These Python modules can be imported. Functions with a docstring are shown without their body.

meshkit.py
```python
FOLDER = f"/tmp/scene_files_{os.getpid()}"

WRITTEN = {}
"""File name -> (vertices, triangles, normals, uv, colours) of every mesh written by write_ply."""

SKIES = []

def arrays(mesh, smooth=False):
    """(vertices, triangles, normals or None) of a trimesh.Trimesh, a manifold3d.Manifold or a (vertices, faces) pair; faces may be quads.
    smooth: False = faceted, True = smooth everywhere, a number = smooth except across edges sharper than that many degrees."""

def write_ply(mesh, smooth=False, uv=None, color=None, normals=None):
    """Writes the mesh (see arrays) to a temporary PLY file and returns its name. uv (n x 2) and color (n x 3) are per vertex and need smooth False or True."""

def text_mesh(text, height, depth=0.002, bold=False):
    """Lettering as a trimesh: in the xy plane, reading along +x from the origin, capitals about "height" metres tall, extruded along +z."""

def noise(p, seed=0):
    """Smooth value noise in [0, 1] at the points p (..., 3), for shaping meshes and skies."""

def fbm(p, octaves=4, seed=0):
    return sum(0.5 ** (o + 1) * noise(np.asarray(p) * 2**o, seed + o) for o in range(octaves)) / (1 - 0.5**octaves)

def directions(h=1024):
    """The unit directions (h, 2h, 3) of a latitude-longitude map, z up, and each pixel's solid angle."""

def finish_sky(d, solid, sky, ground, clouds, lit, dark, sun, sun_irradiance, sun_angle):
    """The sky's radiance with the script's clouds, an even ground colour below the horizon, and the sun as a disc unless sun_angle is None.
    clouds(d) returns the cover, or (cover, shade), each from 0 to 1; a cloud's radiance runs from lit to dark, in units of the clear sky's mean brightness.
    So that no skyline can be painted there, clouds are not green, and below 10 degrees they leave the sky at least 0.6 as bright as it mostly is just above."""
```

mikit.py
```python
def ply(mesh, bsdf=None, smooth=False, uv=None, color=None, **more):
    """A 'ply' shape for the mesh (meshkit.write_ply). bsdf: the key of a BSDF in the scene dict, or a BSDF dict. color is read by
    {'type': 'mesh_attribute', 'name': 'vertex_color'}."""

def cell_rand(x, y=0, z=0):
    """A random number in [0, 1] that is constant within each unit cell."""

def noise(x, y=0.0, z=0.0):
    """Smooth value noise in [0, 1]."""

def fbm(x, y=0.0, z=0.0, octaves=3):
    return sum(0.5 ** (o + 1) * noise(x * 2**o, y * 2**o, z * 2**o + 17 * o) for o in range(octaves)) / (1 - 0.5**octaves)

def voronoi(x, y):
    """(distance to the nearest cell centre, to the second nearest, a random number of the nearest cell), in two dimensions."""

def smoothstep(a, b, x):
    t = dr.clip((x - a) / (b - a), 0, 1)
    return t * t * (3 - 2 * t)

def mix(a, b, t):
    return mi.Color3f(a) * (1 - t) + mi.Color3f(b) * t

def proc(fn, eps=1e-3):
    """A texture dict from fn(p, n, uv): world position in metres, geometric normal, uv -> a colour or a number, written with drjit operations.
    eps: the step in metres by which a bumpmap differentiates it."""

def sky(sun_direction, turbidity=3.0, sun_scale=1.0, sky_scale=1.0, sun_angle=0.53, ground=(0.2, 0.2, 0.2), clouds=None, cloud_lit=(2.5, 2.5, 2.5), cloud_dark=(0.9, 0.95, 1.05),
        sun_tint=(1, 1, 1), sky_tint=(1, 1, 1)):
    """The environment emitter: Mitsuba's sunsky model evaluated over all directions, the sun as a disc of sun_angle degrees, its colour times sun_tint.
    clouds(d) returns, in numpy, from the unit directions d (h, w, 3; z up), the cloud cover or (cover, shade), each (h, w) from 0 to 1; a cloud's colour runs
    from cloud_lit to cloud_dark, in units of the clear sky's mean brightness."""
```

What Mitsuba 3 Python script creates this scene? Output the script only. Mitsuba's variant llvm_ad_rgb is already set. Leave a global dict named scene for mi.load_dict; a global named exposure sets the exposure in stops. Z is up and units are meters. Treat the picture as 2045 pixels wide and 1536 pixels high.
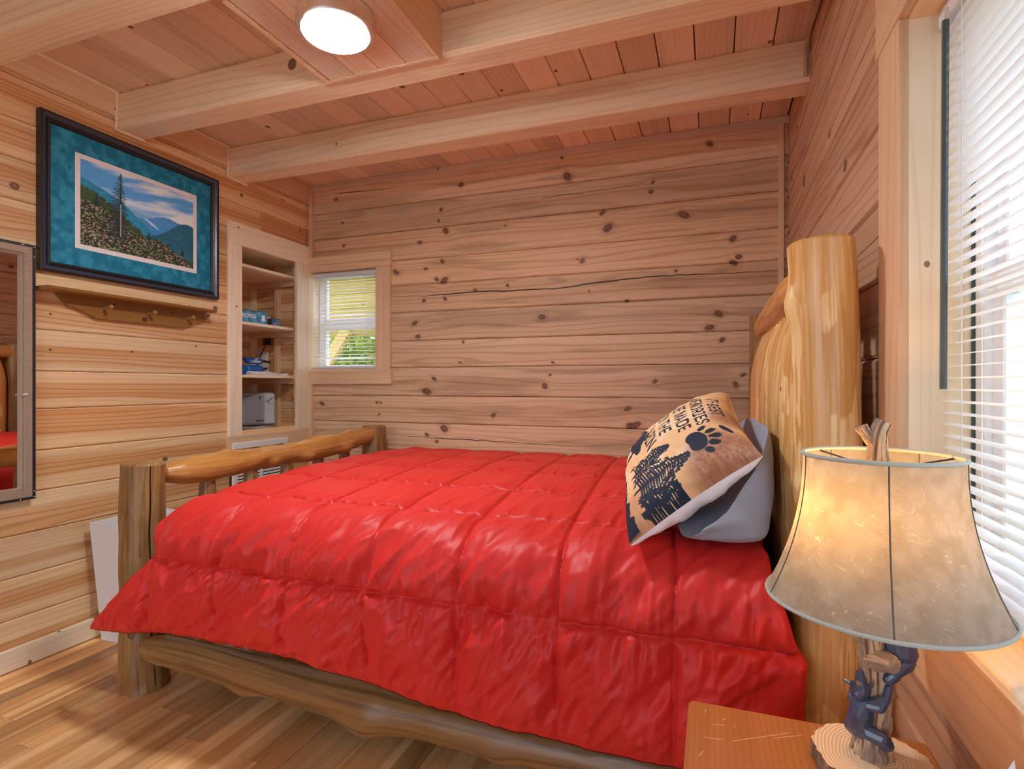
import math, random
import numpy as np, trimesh, manifold3d, shapely
import drjit as dr, mitsuba as mi
import mikit, meshkit
from mikit import noise, fbm, cell_rand, smoothstep, mix, proc
from manifold3d import Manifold
from shapely.geometry import Polygon, LineString, Point
from shapely import affinity

T = mi.ScalarTransform4f
R = random.Random(7)
RN = np.random.RandomState(11)
scene, labels = {}, {}

# ------------------------------------------------------------------ camera, sky, exposure
YAW = math.radians(19.9)
EYE = (0.0, 0.0, 1.08)
scene['camera'] = {
    'type': 'perspective', 'fov_axis': 'x',
    'fov': math.degrees(2 * math.atan(1022.5 / 1112.0)),
    'near_clip': 0.05, 'far_clip': 100.0,
    'to_world': T().look_at(origin=list(EYE), target=[-math.sin(YAW), math.cos(YAW), EYE[2]], up=[0, 0, 1]),
}
exposure = 1.36

def clouds(d):
    n = meshkit.fbm(d * 2.5 + 3.0, 4)
    return np.clip((n - 0.25) * 4, 0, 1), np.clip((n - 0.5) * 1.4, 0, 1)

scene['sky'] = mikit.sky((-0.35, 0.30, 0.9), turbidity=3.5, sun_scale=0.0, sky_scale=4.6, ground=(0.55, 0.55, 0.52),
                         clouds=clouds, cloud_lit=(1.86, 2.12, 2.48), cloud_dark=(1.16, 1.34, 1.60))

# ------------------------------------------------------------------ helpers
def V(*a):
    return np.array(a, float)

def unit(a):
    a = np.asarray(a, float)
    return a / np.linalg.norm(a)

def numbered(key):
    if key not in scene and key not in labels:
        return key
    i = 1
    while f'{key}_{i:03d}' in scene or f'{key}_{i:03d}' in labels:
        i += 1
    return f'{key}_{i:03d}'

def lab(key, label=None, cat=None, group=None, kind=None):
    d = labels.setdefault(key, {})
    for a, b in (('label', label), ('category', cat), ('group', group), ('kind', kind)):
        if b:
            d[a] = b
    return key

def thing(name, label, cat, group=None, kind=None):
    return lab(numbered(name), label, cat, group, kind)

def add(name, mesh, bsdf, parent=None, smooth=False, exact=False, uv=None, color=None, normals=None, label=None, cat=None, group=None, kind=None, **more):
    key = name if exact else numbered((parent + '__' if parent else '') + name)
    if normals is not None:
        path = meshkit.write_ply(mesh, False, uv, color, normals=normals)
        s = {'type': 'ply', 'filename': path, 'face_normals': False, **more}
        s['bsdf'] = {'type': 'ref', 'id': bsdf}
        scene[key] = s
    else:
        scene[key] = mikit.ply(mesh, bsdf, smooth=smooth, uv=uv, color=color, **more)
    if label or cat or group or kind:
        lab(key, label, cat, group, kind)
    return key

def cat_mesh(ms):
    """joins (v, f, uv) triples"""
    v, f, uv, o = [], [], [], 0
    for m in ms:
        v.append(m[0]); f.append(np.asarray(m[1]) + o); uv.append(m[2]); o += len(m[0])
    return np.vstack(v), np.vstack(f), np.vstack(uv)

_bid = [0]
def board_mesh(p0, along, across, n, L, W, D, c=0.003, u0=None, bid=None, back=False):
    """A plank: p0 is the middle of its front face at the start; uv = metres along the grain, and across it plus a whole number per plank."""
    if bid is None:
        _bid[0] += 1; bid = _bid[0] % 400
    if u0 is None:
        u0 = (bid * 3.77) % 20
    a, b, n = unit(along), unit(across), unit(n)
    cs = [(-W/2 + c, 0), (W/2 - c, 0), (W/2, -c), (W/2, -D), (-W/2, -D), (-W/2, -c)] if not back else \
         [(-W/2 + c, 0), (W/2 - c, 0), (W/2, -c), (W/2, -D + c), (W/2 - c, -D), (-W/2 + c, -D), (-W/2, -D + c), (-W/2, -c)]
    P = lambda u, q: p0 + a * u + b * q[0] + n * q[1]
    v, f, uv = [], [], []
    for i in range(len(cs)):
        q0, q1 = cs[i], cs[(i + 1) % len(cs)]
        k = len(v)
        v += [P(0, q0), P(L, q0), P(L, q1), P(0, q1)]
        t0 = q0[0] - q0[1] * 0.7; t1 = q1[0] - q1[1] * 0.7
        t0 = max(-.49, min(.49, t0)); t1 = max(-.49, min(.49, t1))
        uv += [(u0, bid + t0), (u0 + L, bid + t0), (u0 + L, bid + t1), (u0, bid + t1)]
        f += [(k, k+1, k+2), (k, k+2, k+3)]
    for u, flip in ((0, 1), (L, 0)):
        k = len(v)
        v += [P(u, q) for q in cs]
        uv += [(u0 + u + 0.1 * q[1], bid + max(-.49, min(.49, q[0]))) for q in cs]
        for i in range(1, len(cs) - 1):
            f.append((k, k+i+1, k+i) if flip else (k, k+i, k+i+1))
    f = np.array(f)
    if np.dot(np.cross(a, b), n) > 0:
        f = f[:, ::-1]
    # first quads: orientation check on the front face
    v = np.array(v, float); uv = np.array(uv, float)
    fn = np.cross(v[f[0][1]] - v[f[0][0]], v[f[0][2]] - v[f[0][0]])
    if np.dot(fn, n) < 0:
        nq = 2 * len(cs)
        f[:nq] = f[:nq, ::-1]
    # caps
    cm = v.mean(0)
    for i in range(2 * len(cs), len(f)):
        fc = v[f[i]]
        if np.dot(np.cross(fc[1] - fc[0], fc[2] - fc[0]), fc.mean(0) - cm) < 0:
            f[i] = f[i][::-1]
    return v, f, uv

def board(name, p0, along, across, n, L, W, D, mat, parent=None, c=0.003, **k):
    v, f, uv = board_mesh(np.asarray(p0, float), along, across, n, L, W, D, c, k.pop('u0', None), k.pop('bid', None), k.pop('back', False))
    return add(name, (v, f), mat, parent, uv=uv, **k)

X_, Y_, Z_ = V(1, 0, 0), V(0, 1, 0), V(0, 0, 1)

def beam_box(x0, x1, y0, y1, z0, z1, along='x', c=0.003, front=None):
    """woody box by extents, grain along an axis"""
    ctr = V((x0+x1)/2, (y0+y1)/2, (z0+z1)/2)
    s = V(x1-x0, y1-y0, z1-z0)
    ax = {'x': 0, 'y': 1, 'z': 2}[along]
    oth = [i for i in range(3) if i != ax]
    a, b, n = np.eye(3)[ax], np.eye(3)[oth[0]], np.eye(3)[oth[1]]
    p0 = ctr - a * s[ax]/2 + n * s[oth[1]]/2
    return board_mesh(p0, a, b, n, s[ax], s[oth[0]], s[oth[1]], c, back=True)

def wbox(name, ext, along, mat, parent=None, c=0.002, **k):
    v, f, uv = beam_box(*ext, along=along, c=c)
    return add(name, (v, f), mat, parent, uv=uv, **k)

def cbox(x0, x1, y0, y1, z0, z1, c=0.003):
    """chamfered box as trimesh"""
    s = V(x1-x0, y1-y0, z1-z0) / 2; m = V(x0+x1, y0+y1, z0+z1) / 2
    c = min(c, s.min() * .9)
    pts = []
    for i in (-1, 1):
        for j in (-1, 1):
            for k in (-1, 1):
                for q in range(3):
                    p = s - c; p[q] = s[q]
                    pts.append(m + p * V(i, j, k))
    return trimesh.convex.convex_hull(np.array(pts))

def rbox(x0, x1, y0, y1, z0, z1, r=0.01, seg=12):
    """rounded box: hull of spheres"""
    sp = Manifold.sphere(r, seg)
    ms = [sp.translate((x, y, z)) for x in (x0+r, x1-r) for y in (y0+r, y1-r) for z in (z0+r, z1-r)]
    return to_tm(Manifold.batch_hull(ms))

def to_tm(m):
    q = m.to_mesh()
    return trimesh.Trimesh(np.array(q.vert_properties[:, :3]), np.array(q.tri_verts), process=False)

def tube(path, rad, seg=10, caps=True, profile=None):
    """tube along a polyline; rad number or list"""
    p = np.asarray(path, float); n = len(p)
    rad = np.broadcast_to(np.asarray(rad, float), (n,))
    t = np.gradient(p, axis=0); t /= np.linalg.norm(t, axis=1, keepdims=True)
    up = V(0, 0, 1) if abs(t[0][2]) < .9 else V(1, 0, 0)
    e1 = unit(np.cross(t[0], up)); fr = []
    for i in range(n):
        e1 = unit(e1 - t[i] * np.dot(e1, t[i])); fr.append((e1, np.cross(t[i], e1)))
    ang = np.linspace(0, 2*np.pi, seg, endpoint=False)
    v = np.vstack([p[i] + rad[i] * (np.outer(np.cos(ang), fr[i][0]) + np.outer(np.sin(ang), fr[i][1])) for i in range(n)])
    f = []
    for i in range(n - 1):
        for j in range(seg):
            a, b = i*seg + j, i*seg + (j+1) % seg
            f += [(a, b, b+seg), (a, b+seg, a+seg)]
    if caps:
        k = len(v); v = np.vstack([v, p[0], p[-1]])
        for j in range(seg):
            f += [(k, (j+1) % seg, j), (k+1, (n-1)*seg + j, (n-1)*seg + (j+1) % seg)]
    return trimesh.Trimesh(v, f, process=False)

def vnormals(v, f):
    n = np.zeros_like(v)
    fn = np.cross(v[f[:, 1]] - v[f[:, 0]], v[f[:, 2]] - v[f[:, 0]])
    for k in range(3):
        np.add.at(n, f[:, k], fn)
    return n / np.maximum(np.linalg.norm(n, axis=1, keepdims=True), 1e-12)

def grid_faces(nu, nv):
    i, j = np.meshgrid(np.arange(nu - 1), np.arange(nv - 1), indexing='ij')
    a = (i * nv + j).ravel()
    return np.vstack([np.c_[a, a + nv, a + nv + 1], np.c_[a, a + nv + 1, a + 1]])

def log_mesh(path, rad, seed=0, lump=0.06, seg=56, step=0.012, knots=(), taper_end=0.006, ends=(True, True), bid=None, back=None, cut0=None, fine=0.02):
    """A peeled log along a path (points), rad: list of (t, r); lumps from noise; knots: (t, angle, height, size). Returns v, f, uv, normals."""
    if bid is None:
        _bid[0] += 1; bid = _bid[0] % 400
    path = np.asarray(path, float)
    d = np.r_[0, np.cumsum(np.linalg.norm(np.diff(path, axis=0), axis=1))]
    L = d[-1]; m = max(8, int(L / step))
    s = np.linspace(0, L, m)
    if len(path) > 2:
        from scipy.interpolate import CubicSpline
        P = CubicSpline(d, path)(s)
    else:
        P = path[0] + np.outer(s / L, path[1] - path[0])
    t = np.gradient(P, axis=0); t /= np.linalg.norm(t, axis=1, keepdims=True)
    ref = unit(back) if back is not None else V(0, 1, 0)
    rr = np.interp(s / L, [a for a, _ in rad], [b for _, b in rad])
    ang = np.linspace(0, 2*np.pi, seg + 1)          # seam on the side of 'back'
    r = np.repeat(rr[:, None], seg + 1, 1)
    q = np.stack(np.broadcast_arrays(np.cos(ang)[None] * 1.1, np.sin(ang)[None] * 1.1, s[:, None] * 5 + seed * 7.3), -1)
    r = r * (1 + lump * 2 * (meshkit.fbm(q, 3, seed) - .5))
    q2 = np.stack(np.broadcast_arrays(np.cos(ang)[None] * 7, np.sin(ang)[None] * 7, s[:, None] * 9 + seed), -1)
    r = r * (1 + fine * (meshkit.fbm(q2, 2, seed + 5) - .5))
    for (kt, ka, kh, ks) in knots:
        da = (ang - ka + np.pi) % (2*np.pi) - np.pi
        dd = np.sqrt((da[None] * rr.mean() / ks) ** 2 + ((s[:, None] - kt * L) / (ks * 1.5)) ** 2)
        r = r + kh * np.exp(-dd ** 2)
    v, uv = np.zeros((m, seg + 1, 3)), np.zeros((m, seg + 1, 2))
    for i in range(m):
        e1 = unit(ref - t[i] * np.dot(ref, t[i])); e2 = np.cross(t[i], e1)
        v[i] = P[i] + r[i][:, None] * (np.outer(np.cos(ang), e1) + np.outer(np.sin(ang), e2))
        uv[i, :, 0] = s[i] + bid * 1.7 % 9
        uv[i, :, 1] = bid + (ang / (2*np.pi) - .5) * min(.98, 2*np.pi*rr.mean())
    v = v.reshape(-1, 3); uv = uv.reshape(-1, 2)
    f = grid_faces(m, seg + 1)
    fn = np.cross(v[f[0][1]] - v[f[0][0]], v[f[0][2]] - v[f[0][0]])
    if np.dot(fn, v[f[0]].mean(0) - P[0]) < 0:
        f = f[:, ::-1]
    n = vnormals(v, f).reshape(m, seg + 1, 3)
    nn = unit_rows(n[:, 0] + n[:, -1]); n[:, 0] = nn; n[:, -1] = nn
    n = n.reshape(-1, 3)
    for e, row, sg in ((0, 0, -1), (1, m - 1, 1)):
        if not ends[e]:
            continue
        o = row * (seg + 1); ring = v[o:o + seg + 1]; tt = t[row] * sg; c = ring[:-1].mean(0)
        ring2 = c + (ring - c) * (1 - taper_end / max(rr[row], .01)) + tt * taper_end
        k = len(v)
        nb = unit_rows(n[o:o + seg + 1] + tt)
        v = np.vstack([v, ring, ring2, ring2, c + tt * taper_end])
        nrm = np.vstack([nb, nb, np.tile(tt, (seg + 2, 1))])
        n = np.vstack([n, nrm])
        ru = uv[o:o + seg + 1]
        uu = np.c_[np.full(seg + 1, ru[0, 0]), ru[:, 1]]
        uv = np.vstack([uv, uu, uu, uu, [[ru[0, 0], bid]]])
        S = seg + 1; g = []
        for j in range(seg):
            g += [(k+j, k+j+1, k+S+j+1), (k+j, k+S+j+1, k+S+j), (k+2*S+j, k+2*S+j+1, k+3*S)]
        g = np.array(g)
        w = v[g[2]]
        if np.dot(np.cross(w[1] - w[0], w[2] - w[0]), tt) < 0:
            g = g[:, ::-1]
        f = np.vstack([f, g])
    return v, f, uv, n

def unit_rows(a):
    return a / np.maximum(np.linalg.norm(a, axis=1, keepdims=True), 1e-12)

def log(name, path, rad, mat, parent=None, **k):
    add_k = {q: k.pop(q) for q in ('label', 'cat', 'group', 'kind') if q in k}
    v, f, uv, n = log_mesh(path, rad, **k)
    return add(name, (v, f), mat, parent, uv=uv, normals=n, **add_k)

# ------------------------------------------------------------------ materials
BACK_KNOTS = [(-2.274, 2.264, 0.0112), (-2.224, 2.111, 0.0115), (-2.217, 1.964, 0.0144), (-1.392, 2.252, 0.0206), (-1.523, 2.119, 0.0149), (-1.54, 2.055, 0.0149), (-1.493, 1.991, 0.0237), (-1.668, 1.938, 0.0151), (-1.517, 1.812, 0.0179), (-1.627, 1.775, 0.0105), (-1.553, 1.707, 0.0164), (-1.503, 1.698, 0.0208), (-1.831, 1.768, 0.02), (-1.101, 1.643, 0.0128), (-1.299, 1.627, 0.0102), (-1.497, 1.588, 0.0134), (-1.637, 1.585, 0.0136), (-1.116, 1.986, 0.0114), (-0.784, 2.326, 0.0138), (-0.753, 2.218, 0.0302), (-0.296, 2.131, 0.0169), (-0.306, 2.083, 0.0169), (-0.56, 2.0, 0.0215), (-0.533, 1.917, 0.0267), (-0.142, 1.946, 0.0268), (-0.017, 2.288, 0.0252), (0.091, 1.804, 0.0199), (0.116, 1.711, 0.0223), (0.093, 1.683, 0.0174), (-0.669, 1.752, 0.0177), (-0.694, 1.761, 0.0082), (-0.181, 1.663, 0.0103), (-0.633, 1.583, 0.0095), (-0.43, 1.521, 0.0132), (0.023, 1.434, 0.0188), (-1.699, 1.451, 0.0152), (-1.68, 1.37, 0.0197), (-0.899, 1.455, 0.0223), (-1.379, 1.329, 0.0117), (-1.399, 1.209, 0.0103), (-0.835, 1.202, 0.0111), (-0.85, 1.133, 0.0111), (-0.881, 1.072, 0.0195), (-1.57, 1.114, 0.0135), (-1.619, 1.038, 0.0286), (-1.188, 0.905, 0.023), (-1.503, 0.819, 0.0282), (-1.619, 0.779, 0.015), (-1.552, 0.74, 0.0149), (-1.968, 0.968, 0.0093), (-1.942, 0.968, 0.0093), (-1.951, 0.895, 0.0109), (-0.019, 1.367, 0.0264), (0.04, 1.302, 0.0175), (-0.286, 1.096, 0.0195), (0.103, 1.08, 0.0198), (0.137, 1.127, 0.0123), (-0.427, 0.951, 0.0198), (-0.414, 0.862, 0.0237), (-0.383, 0.867, 0.025), (-0.329, 0.817, 0.0248), (-0.352, 0.755, 0.0118), (-2.381, 0.957, 0.0146)]
BACK_CHECKS = [([(-1.878, 1.620), (-1.631, 1.613), (-1.296, 1.618), (-1.092, 1.612), (-.790, 1.609), (-.617, 1.628), (-.258, 1.642), (.084, 1.632), (.324, 1.630)], .0052),
    ([(-1.881, .771), (-1.563, .760), (-1.249, .756), (-.678, .743)], .0030), ([(-2.263, 2.304), (-1.842, 2.285)], .0034), ([(-.905, 2.117), (-.595, 2.120), (-.309, 2.133)], .0022)]
def wood(pale, mid, dark, knot, heart=0.0, ring=130.0, knots=0.35, cell=0.42, tone=0.22, line=0.5, kmax=0.018, streak=0.0, checks=0.0, hue=0.0, stain=0.0, flat=None, place=None, splits=None):
    def fn(p, n, uv):
        u, v = uv.x, uv.y
        bid = dr.floor(v + 0.5); w = v - bid
        r1 = cell_rand(bid, 3, 1); r2 = cell_rand(bid, 5, 2); r3 = cell_rand(bid, 9, 4)
        warp = mi.Float(0); halo = mi.Float(0); km = mi.Float(0); kr = mi.Float(0)
        if knots > 0:
            base = dr.floor(u / cell - 0.5)
            for k in (0, 1):
                c = base + k
                here = dr.select(cell_rand(c, bid, 7) < knots, 1.0, 0.0)
                ku = (c + 0.5 + (cell_rand(c, bid, 8) - 0.5) * 0.7) * cell
                kv = (cell_rand(c, bid, 9) - 0.5) * 0.13
                q = cell_rand(c, bid, 10)
                rad = 0.004 + (kmax - 0.004) * q * q
                du, dv = (u - ku) * 0.8, w - kv
                d = dr.sqrt(du * du + dv * dv)
                km = dr.maximum(km, here * smoothstep(rad * 1.1, rad * 0.75, d))
                kr = dr.maximum(kr, here * smoothstep(rad * 0.35, 0, dr.abs(d - rad)) )
                warp += here * dv / (d + 0.004) * rad * 0.9 * dr.exp(-dr.square(du / (rad * 3.2))) * dr.exp(-dr.square(dv / (rad * 4)))
        if place:
            for (kx, kz, rad) in place:
                rad = rad * (0.62 + 0.12 * math.sin(kx * 91))
                du, dv = (p.x - kx) * (0.84 + 0.22 * math.sin(kz * 77)), p.z - kz + (p.x - kx) * 0.35 * math.sin(kx * 57 + kz * 31)
                d = dr.sqrt(du * du + dv * dv) * (0.9 + 0.2 * noise(p.x * 60, p.z * 60))
                km = dr.maximum(km, smoothstep(rad * 1.05, rad * 0.8, d))
                kr = dr.maximum(kr, smoothstep(rad * 0.3, 0, dr.abs(d - rad * .95)) * 0.8 + 0.5 * smoothstep(rad * .16, 0, dr.abs(d - rad * .5)))
                halo = dr.maximum(halo, smoothstep(rad * 2.6, rad * 1.0, d * (0.8 + 0.4 * noise(p.x * 30, p.z * 90))))
                warp += dv / (d + 0.004) * rad * 1.4 * dr.exp(-dr.square(du / (rad * 3.8))) * dr.exp(-dr.square(dv / (rad * 3.5)))
        y = w - warp
        broad = fbm(u * 1.1 + r1 * 40, y * 13, bid, 2)
        ph = y * ring + (broad - 0.5) * 9.0 + r2 * 6
        ln = smoothstep(0.35, 1.0, dr.sin(ph * 2.2))
        fine = noise(u * 5, y * 380, bid)
        wide = fbm(u * 0.9 + r3 * 30, y * 30 + 5, bid + 11, 2)
        h = mi.Float(0.5)
        if heart > 0:
            off = (r2 - 0.5) * 0.05
            hw = 0.022 + 0.045 * r3 + (broad - 0.5) * 0.05
            h = smoothstep(-0.006, 0.014, hw - dr.abs(y - off))
            h = h * heart + (1 - heart) * 0.4
        t = dr.clip((h * 0.75 + 0.10 if flat is None else flat) + (wide - 0.5) * 0.7, 0, 1)
        col = mix(pale, mid, t)
        col = mix(col, dark, dr.clip(ln * line * (0.35 + 0.65 * h) + (fine - 0.5) * 0.16, 0, 0.9))
        if streak > 0:
            s = smoothstep(0.50, 0.56, fbm(u * 8.0 + 20 * r1, w * 26, bid + 3, 3))
            s2 = smoothstep(0.36, 0.60, noise(u * 3.0, w * 9, bid + 9))
            s3 = smoothstep(0.30, 0.55, noise(u * 12, w * 330, bid + 1))
            s4 = smoothstep(0.56, 0.66, noise(u * 7, w * 190, bid + 5)) * 0.28
            col = mix(col, pale, dr.maximum(s * s2 * (0.30 + 0.70 * s3), s4) * streak)
            dk = smoothstep(0.60, 0.74, noise(u * 5, w * 120, bid + 8)) * 0.28
            col = mix(col, dark, dk)
        if checks > 0:
            yc = (r3 - 0.5) * 0.09 + (noise(u * 2.2, bid, 3) - 0.5) * 0.016 + (noise(u * 30, bid, 5) - 0.5) * 0.002
            on = smoothstep(0.42, 0.56, noise(u * 0.9, bid, 21)) * dr.select(r1 < checks, 1.0, 0.0)
            col = mix(col, mi.Color3f(0.04, 0.02, 0.012), 0.92 * on * smoothstep(0.0021, 0.0006, dr.abs(w - yc)))
        for pts, wd in splits or ():
            zc = mi.Float(0); on = mi.Float(0)
            for (xa, za), (xb, zb) in zip(pts[:-1], pts[1:]):
                seg = (p.x >= xa) & (p.x < xb)
                zc = dr.select(seg, za + (zb - za) * (p.x - xa) / (xb - xa), zc); on = dr.select(seg, 1.0, on)
            xm = (p.x - pts[0][0]) / (pts[-1][0] - pts[0][0])
            half = wd * dr.sqrt(dr.clip(4 * xm * (1 - xm), 0.02, 1)) * (0.25 + 0.9 * noise(p.x * 3.5, 4.0, wd * 900))
            zc += (noise(p.x * 24, 1.0, wd * 900) - 0.5) * 0.006
            col = mix(col, mi.Color3f(0.03, 0.016, 0.010), 0.95 * on * smoothstep(half + .0008, half - .0008, dr.abs(p.z - zc)))
        if stain > 0:
            sm = smoothstep(0.52, 0.75, fbm(u * 2.0 + 9, w * 18, bid + 31, 3))
            col = mix(col, col * mi.Color3f(0.62, 0.60, 0.56), sm * stain)
        col = mix(col, col * mi.Color3f(.66, .58, .52), 0.55 * halo)
        col = mix(col, mi.Color3f(knot) * (0.75 + 1.1 * noise(u * 260, w * 260)), 0.9 * km)
        col = mix(col, mi.Color3f(knot) * 0.38, dr.clip(0.8 * kr, 0, 1))
        col = col * (1 + tone * (r1 - 0.5) * 2)
        col = col * mi.Color3f(1 + hue * (r2 - 0.5), 1.0, 1 - hue * (r2 - 0.5))
        col = col * mi.Color3f(1.0, 1.02, 1.0)
        return dr.clip(col, 0.0, 0.98)
    return fn

def principled(color, rough=0.5, spec=0.4, **k):
    c = proc(color) if callable(color) else ({'type': 'rgb', 'value': list(color)} if not isinstance(color, dict) else color)
    return {'type': 'twosided', 'bsdf': {'type': 'principled', 'base_color': c, 'roughness': rough, 'specular': spec, **k}}

VC = {'type': 'mesh_attribute', 'name': 'vertex_color'}
KN = (0.13, 0.06, 0.035)
M = scene
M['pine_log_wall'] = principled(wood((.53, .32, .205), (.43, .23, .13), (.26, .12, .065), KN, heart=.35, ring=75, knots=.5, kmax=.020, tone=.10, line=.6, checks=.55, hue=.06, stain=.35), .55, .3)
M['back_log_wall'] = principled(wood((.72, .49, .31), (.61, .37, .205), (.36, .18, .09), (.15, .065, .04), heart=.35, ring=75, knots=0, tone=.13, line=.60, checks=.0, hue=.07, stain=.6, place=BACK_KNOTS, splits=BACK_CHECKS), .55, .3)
M['pine_panel'] = principled(wood((.76, .525, .30), (.59, .29, .115), (.36, .145, .05), KN, heart=.9, knots=.42, kmax=.012, tone=.12, line=.55, hue=.10), .48, .35)
M['pine_ceiling'] = principled(wood((.82, .63, .47), (.75, .54, .385), (.50, .31, .19), KN, heart=.25, knots=.32, kmax=.013, tone=.14, line=.3, cell=.5, hue=.08, stain=.25), .5, .35)
M['pine_beam'] = principled(wood((.85, .68, .48), (.77, .575, .375), (.50, .31, .17), KN, heart=.3, knots=.38, kmax=.020, tone=.06, line=.4, cell=.55, stain=.3), .5, .35)
M['pine_trim'] = principled(wood((.74, .53, .34), (.68, .44, .26), (.48, .27, .14), (.28, .14, .07), heart=.2, knots=.22, kmax=.007, tone=.08, line=.3), .5, .35)
M['pine_casing'] = principled(wood((.62, .41, .26), (.55, .34, .20), (.40, .22, .12), (.22, .11, .06), heart=.2, knots=.2, kmax=.006, tone=.06, line=.35), .5, .35)
M['pine_white'] = principled(wood((.86, .74, .56), (.80, .65, .46), (.56, .38, .22), (.20, .10, .06), heart=.1, knots=.62, kmax=.006, cell=.16, tone=.07, line=.25), .5, .35)
M['log_honey'] = principled(wood((.80, .55, .26), (.57, .275, .075), (.36, .14, .025), (.12, .06, .03), heart=.0, knots=.3, kmax=.014, tone=.05, line=.25, ring=40, streak=.95, flat=.85), .33, .5, clearcoat=.5, clearcoat_gloss=.8)
M['log_brown'] = principled(wood((.43, .255, .10), (.24, .118, .037), (.10, .044, .016), (.08, .04, .02), heart=.0, knots=.3, kmax=.013, tone=.05, line=.75, ring=55, streak=.4, flat=.85), .38, .45, clearcoat=.2, clearcoat_gloss=.8)
M['log_amber'] = principled(wood((.66, .36, .12), (.50, .21, .05), (.30, .11, .025), (.12, .05, .02), heart=.0, knots=.25, kmax=.014, tone=.05, line=.5, ring=50, streak=.4, flat=.85), .27, .5, clearcoat=.5, clearcoat_gloss=.9)
M['floor_plank'] = principled(wood((.76, .48, .23), (.52, .26, .095), (.20, .08, .025), (.24, .11, .05), heart=.85, knots=.10, kmax=.008, tone=.26, line=.30, ring=42, hue=.08), .34, .4)
M['nightstand_wood'] = principled(wood((.50, .20, .070), (.36, .125, .034), (.22, .065, .016), (.3, .1, .03), heart=.0, knots=0, tone=.03, line=.3, ring=260, flat=.85), .25, .5, clearcoat=.4, clearcoat_gloss=.9)
M['peg_shelf_wood'] = principled(wood((.38, .18, .05), (.25, .112, .028), (.14, .06, .016), (.06, .025, .015), heart=.0, knots=.5, kmax=.011, cell=.3, tone=.03, line=.35, flat=.9), .35, .45)
M['mirror_wood'] = principled(wood((.40, .29, .22), (.31, .215, .155), (.2, .13, .09), (.12, .07, .04), heart=.1, knots=.1, kmax=.008, tone=.05, line=.5), .55, .3)
M['pine_trim_plain'] = principled((.62, .42, .26), .6, .2)
M['dark_gap'] = principled((.10, .055, .03), .8, .1)
M['iron'] = principled((.018, .018, .022), .42, .5)
M['steel'] = {'type': 'twosided', 'bsdf': {'type': 'roughconductor', 'material': 'Al', 'alpha': .2}}
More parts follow.
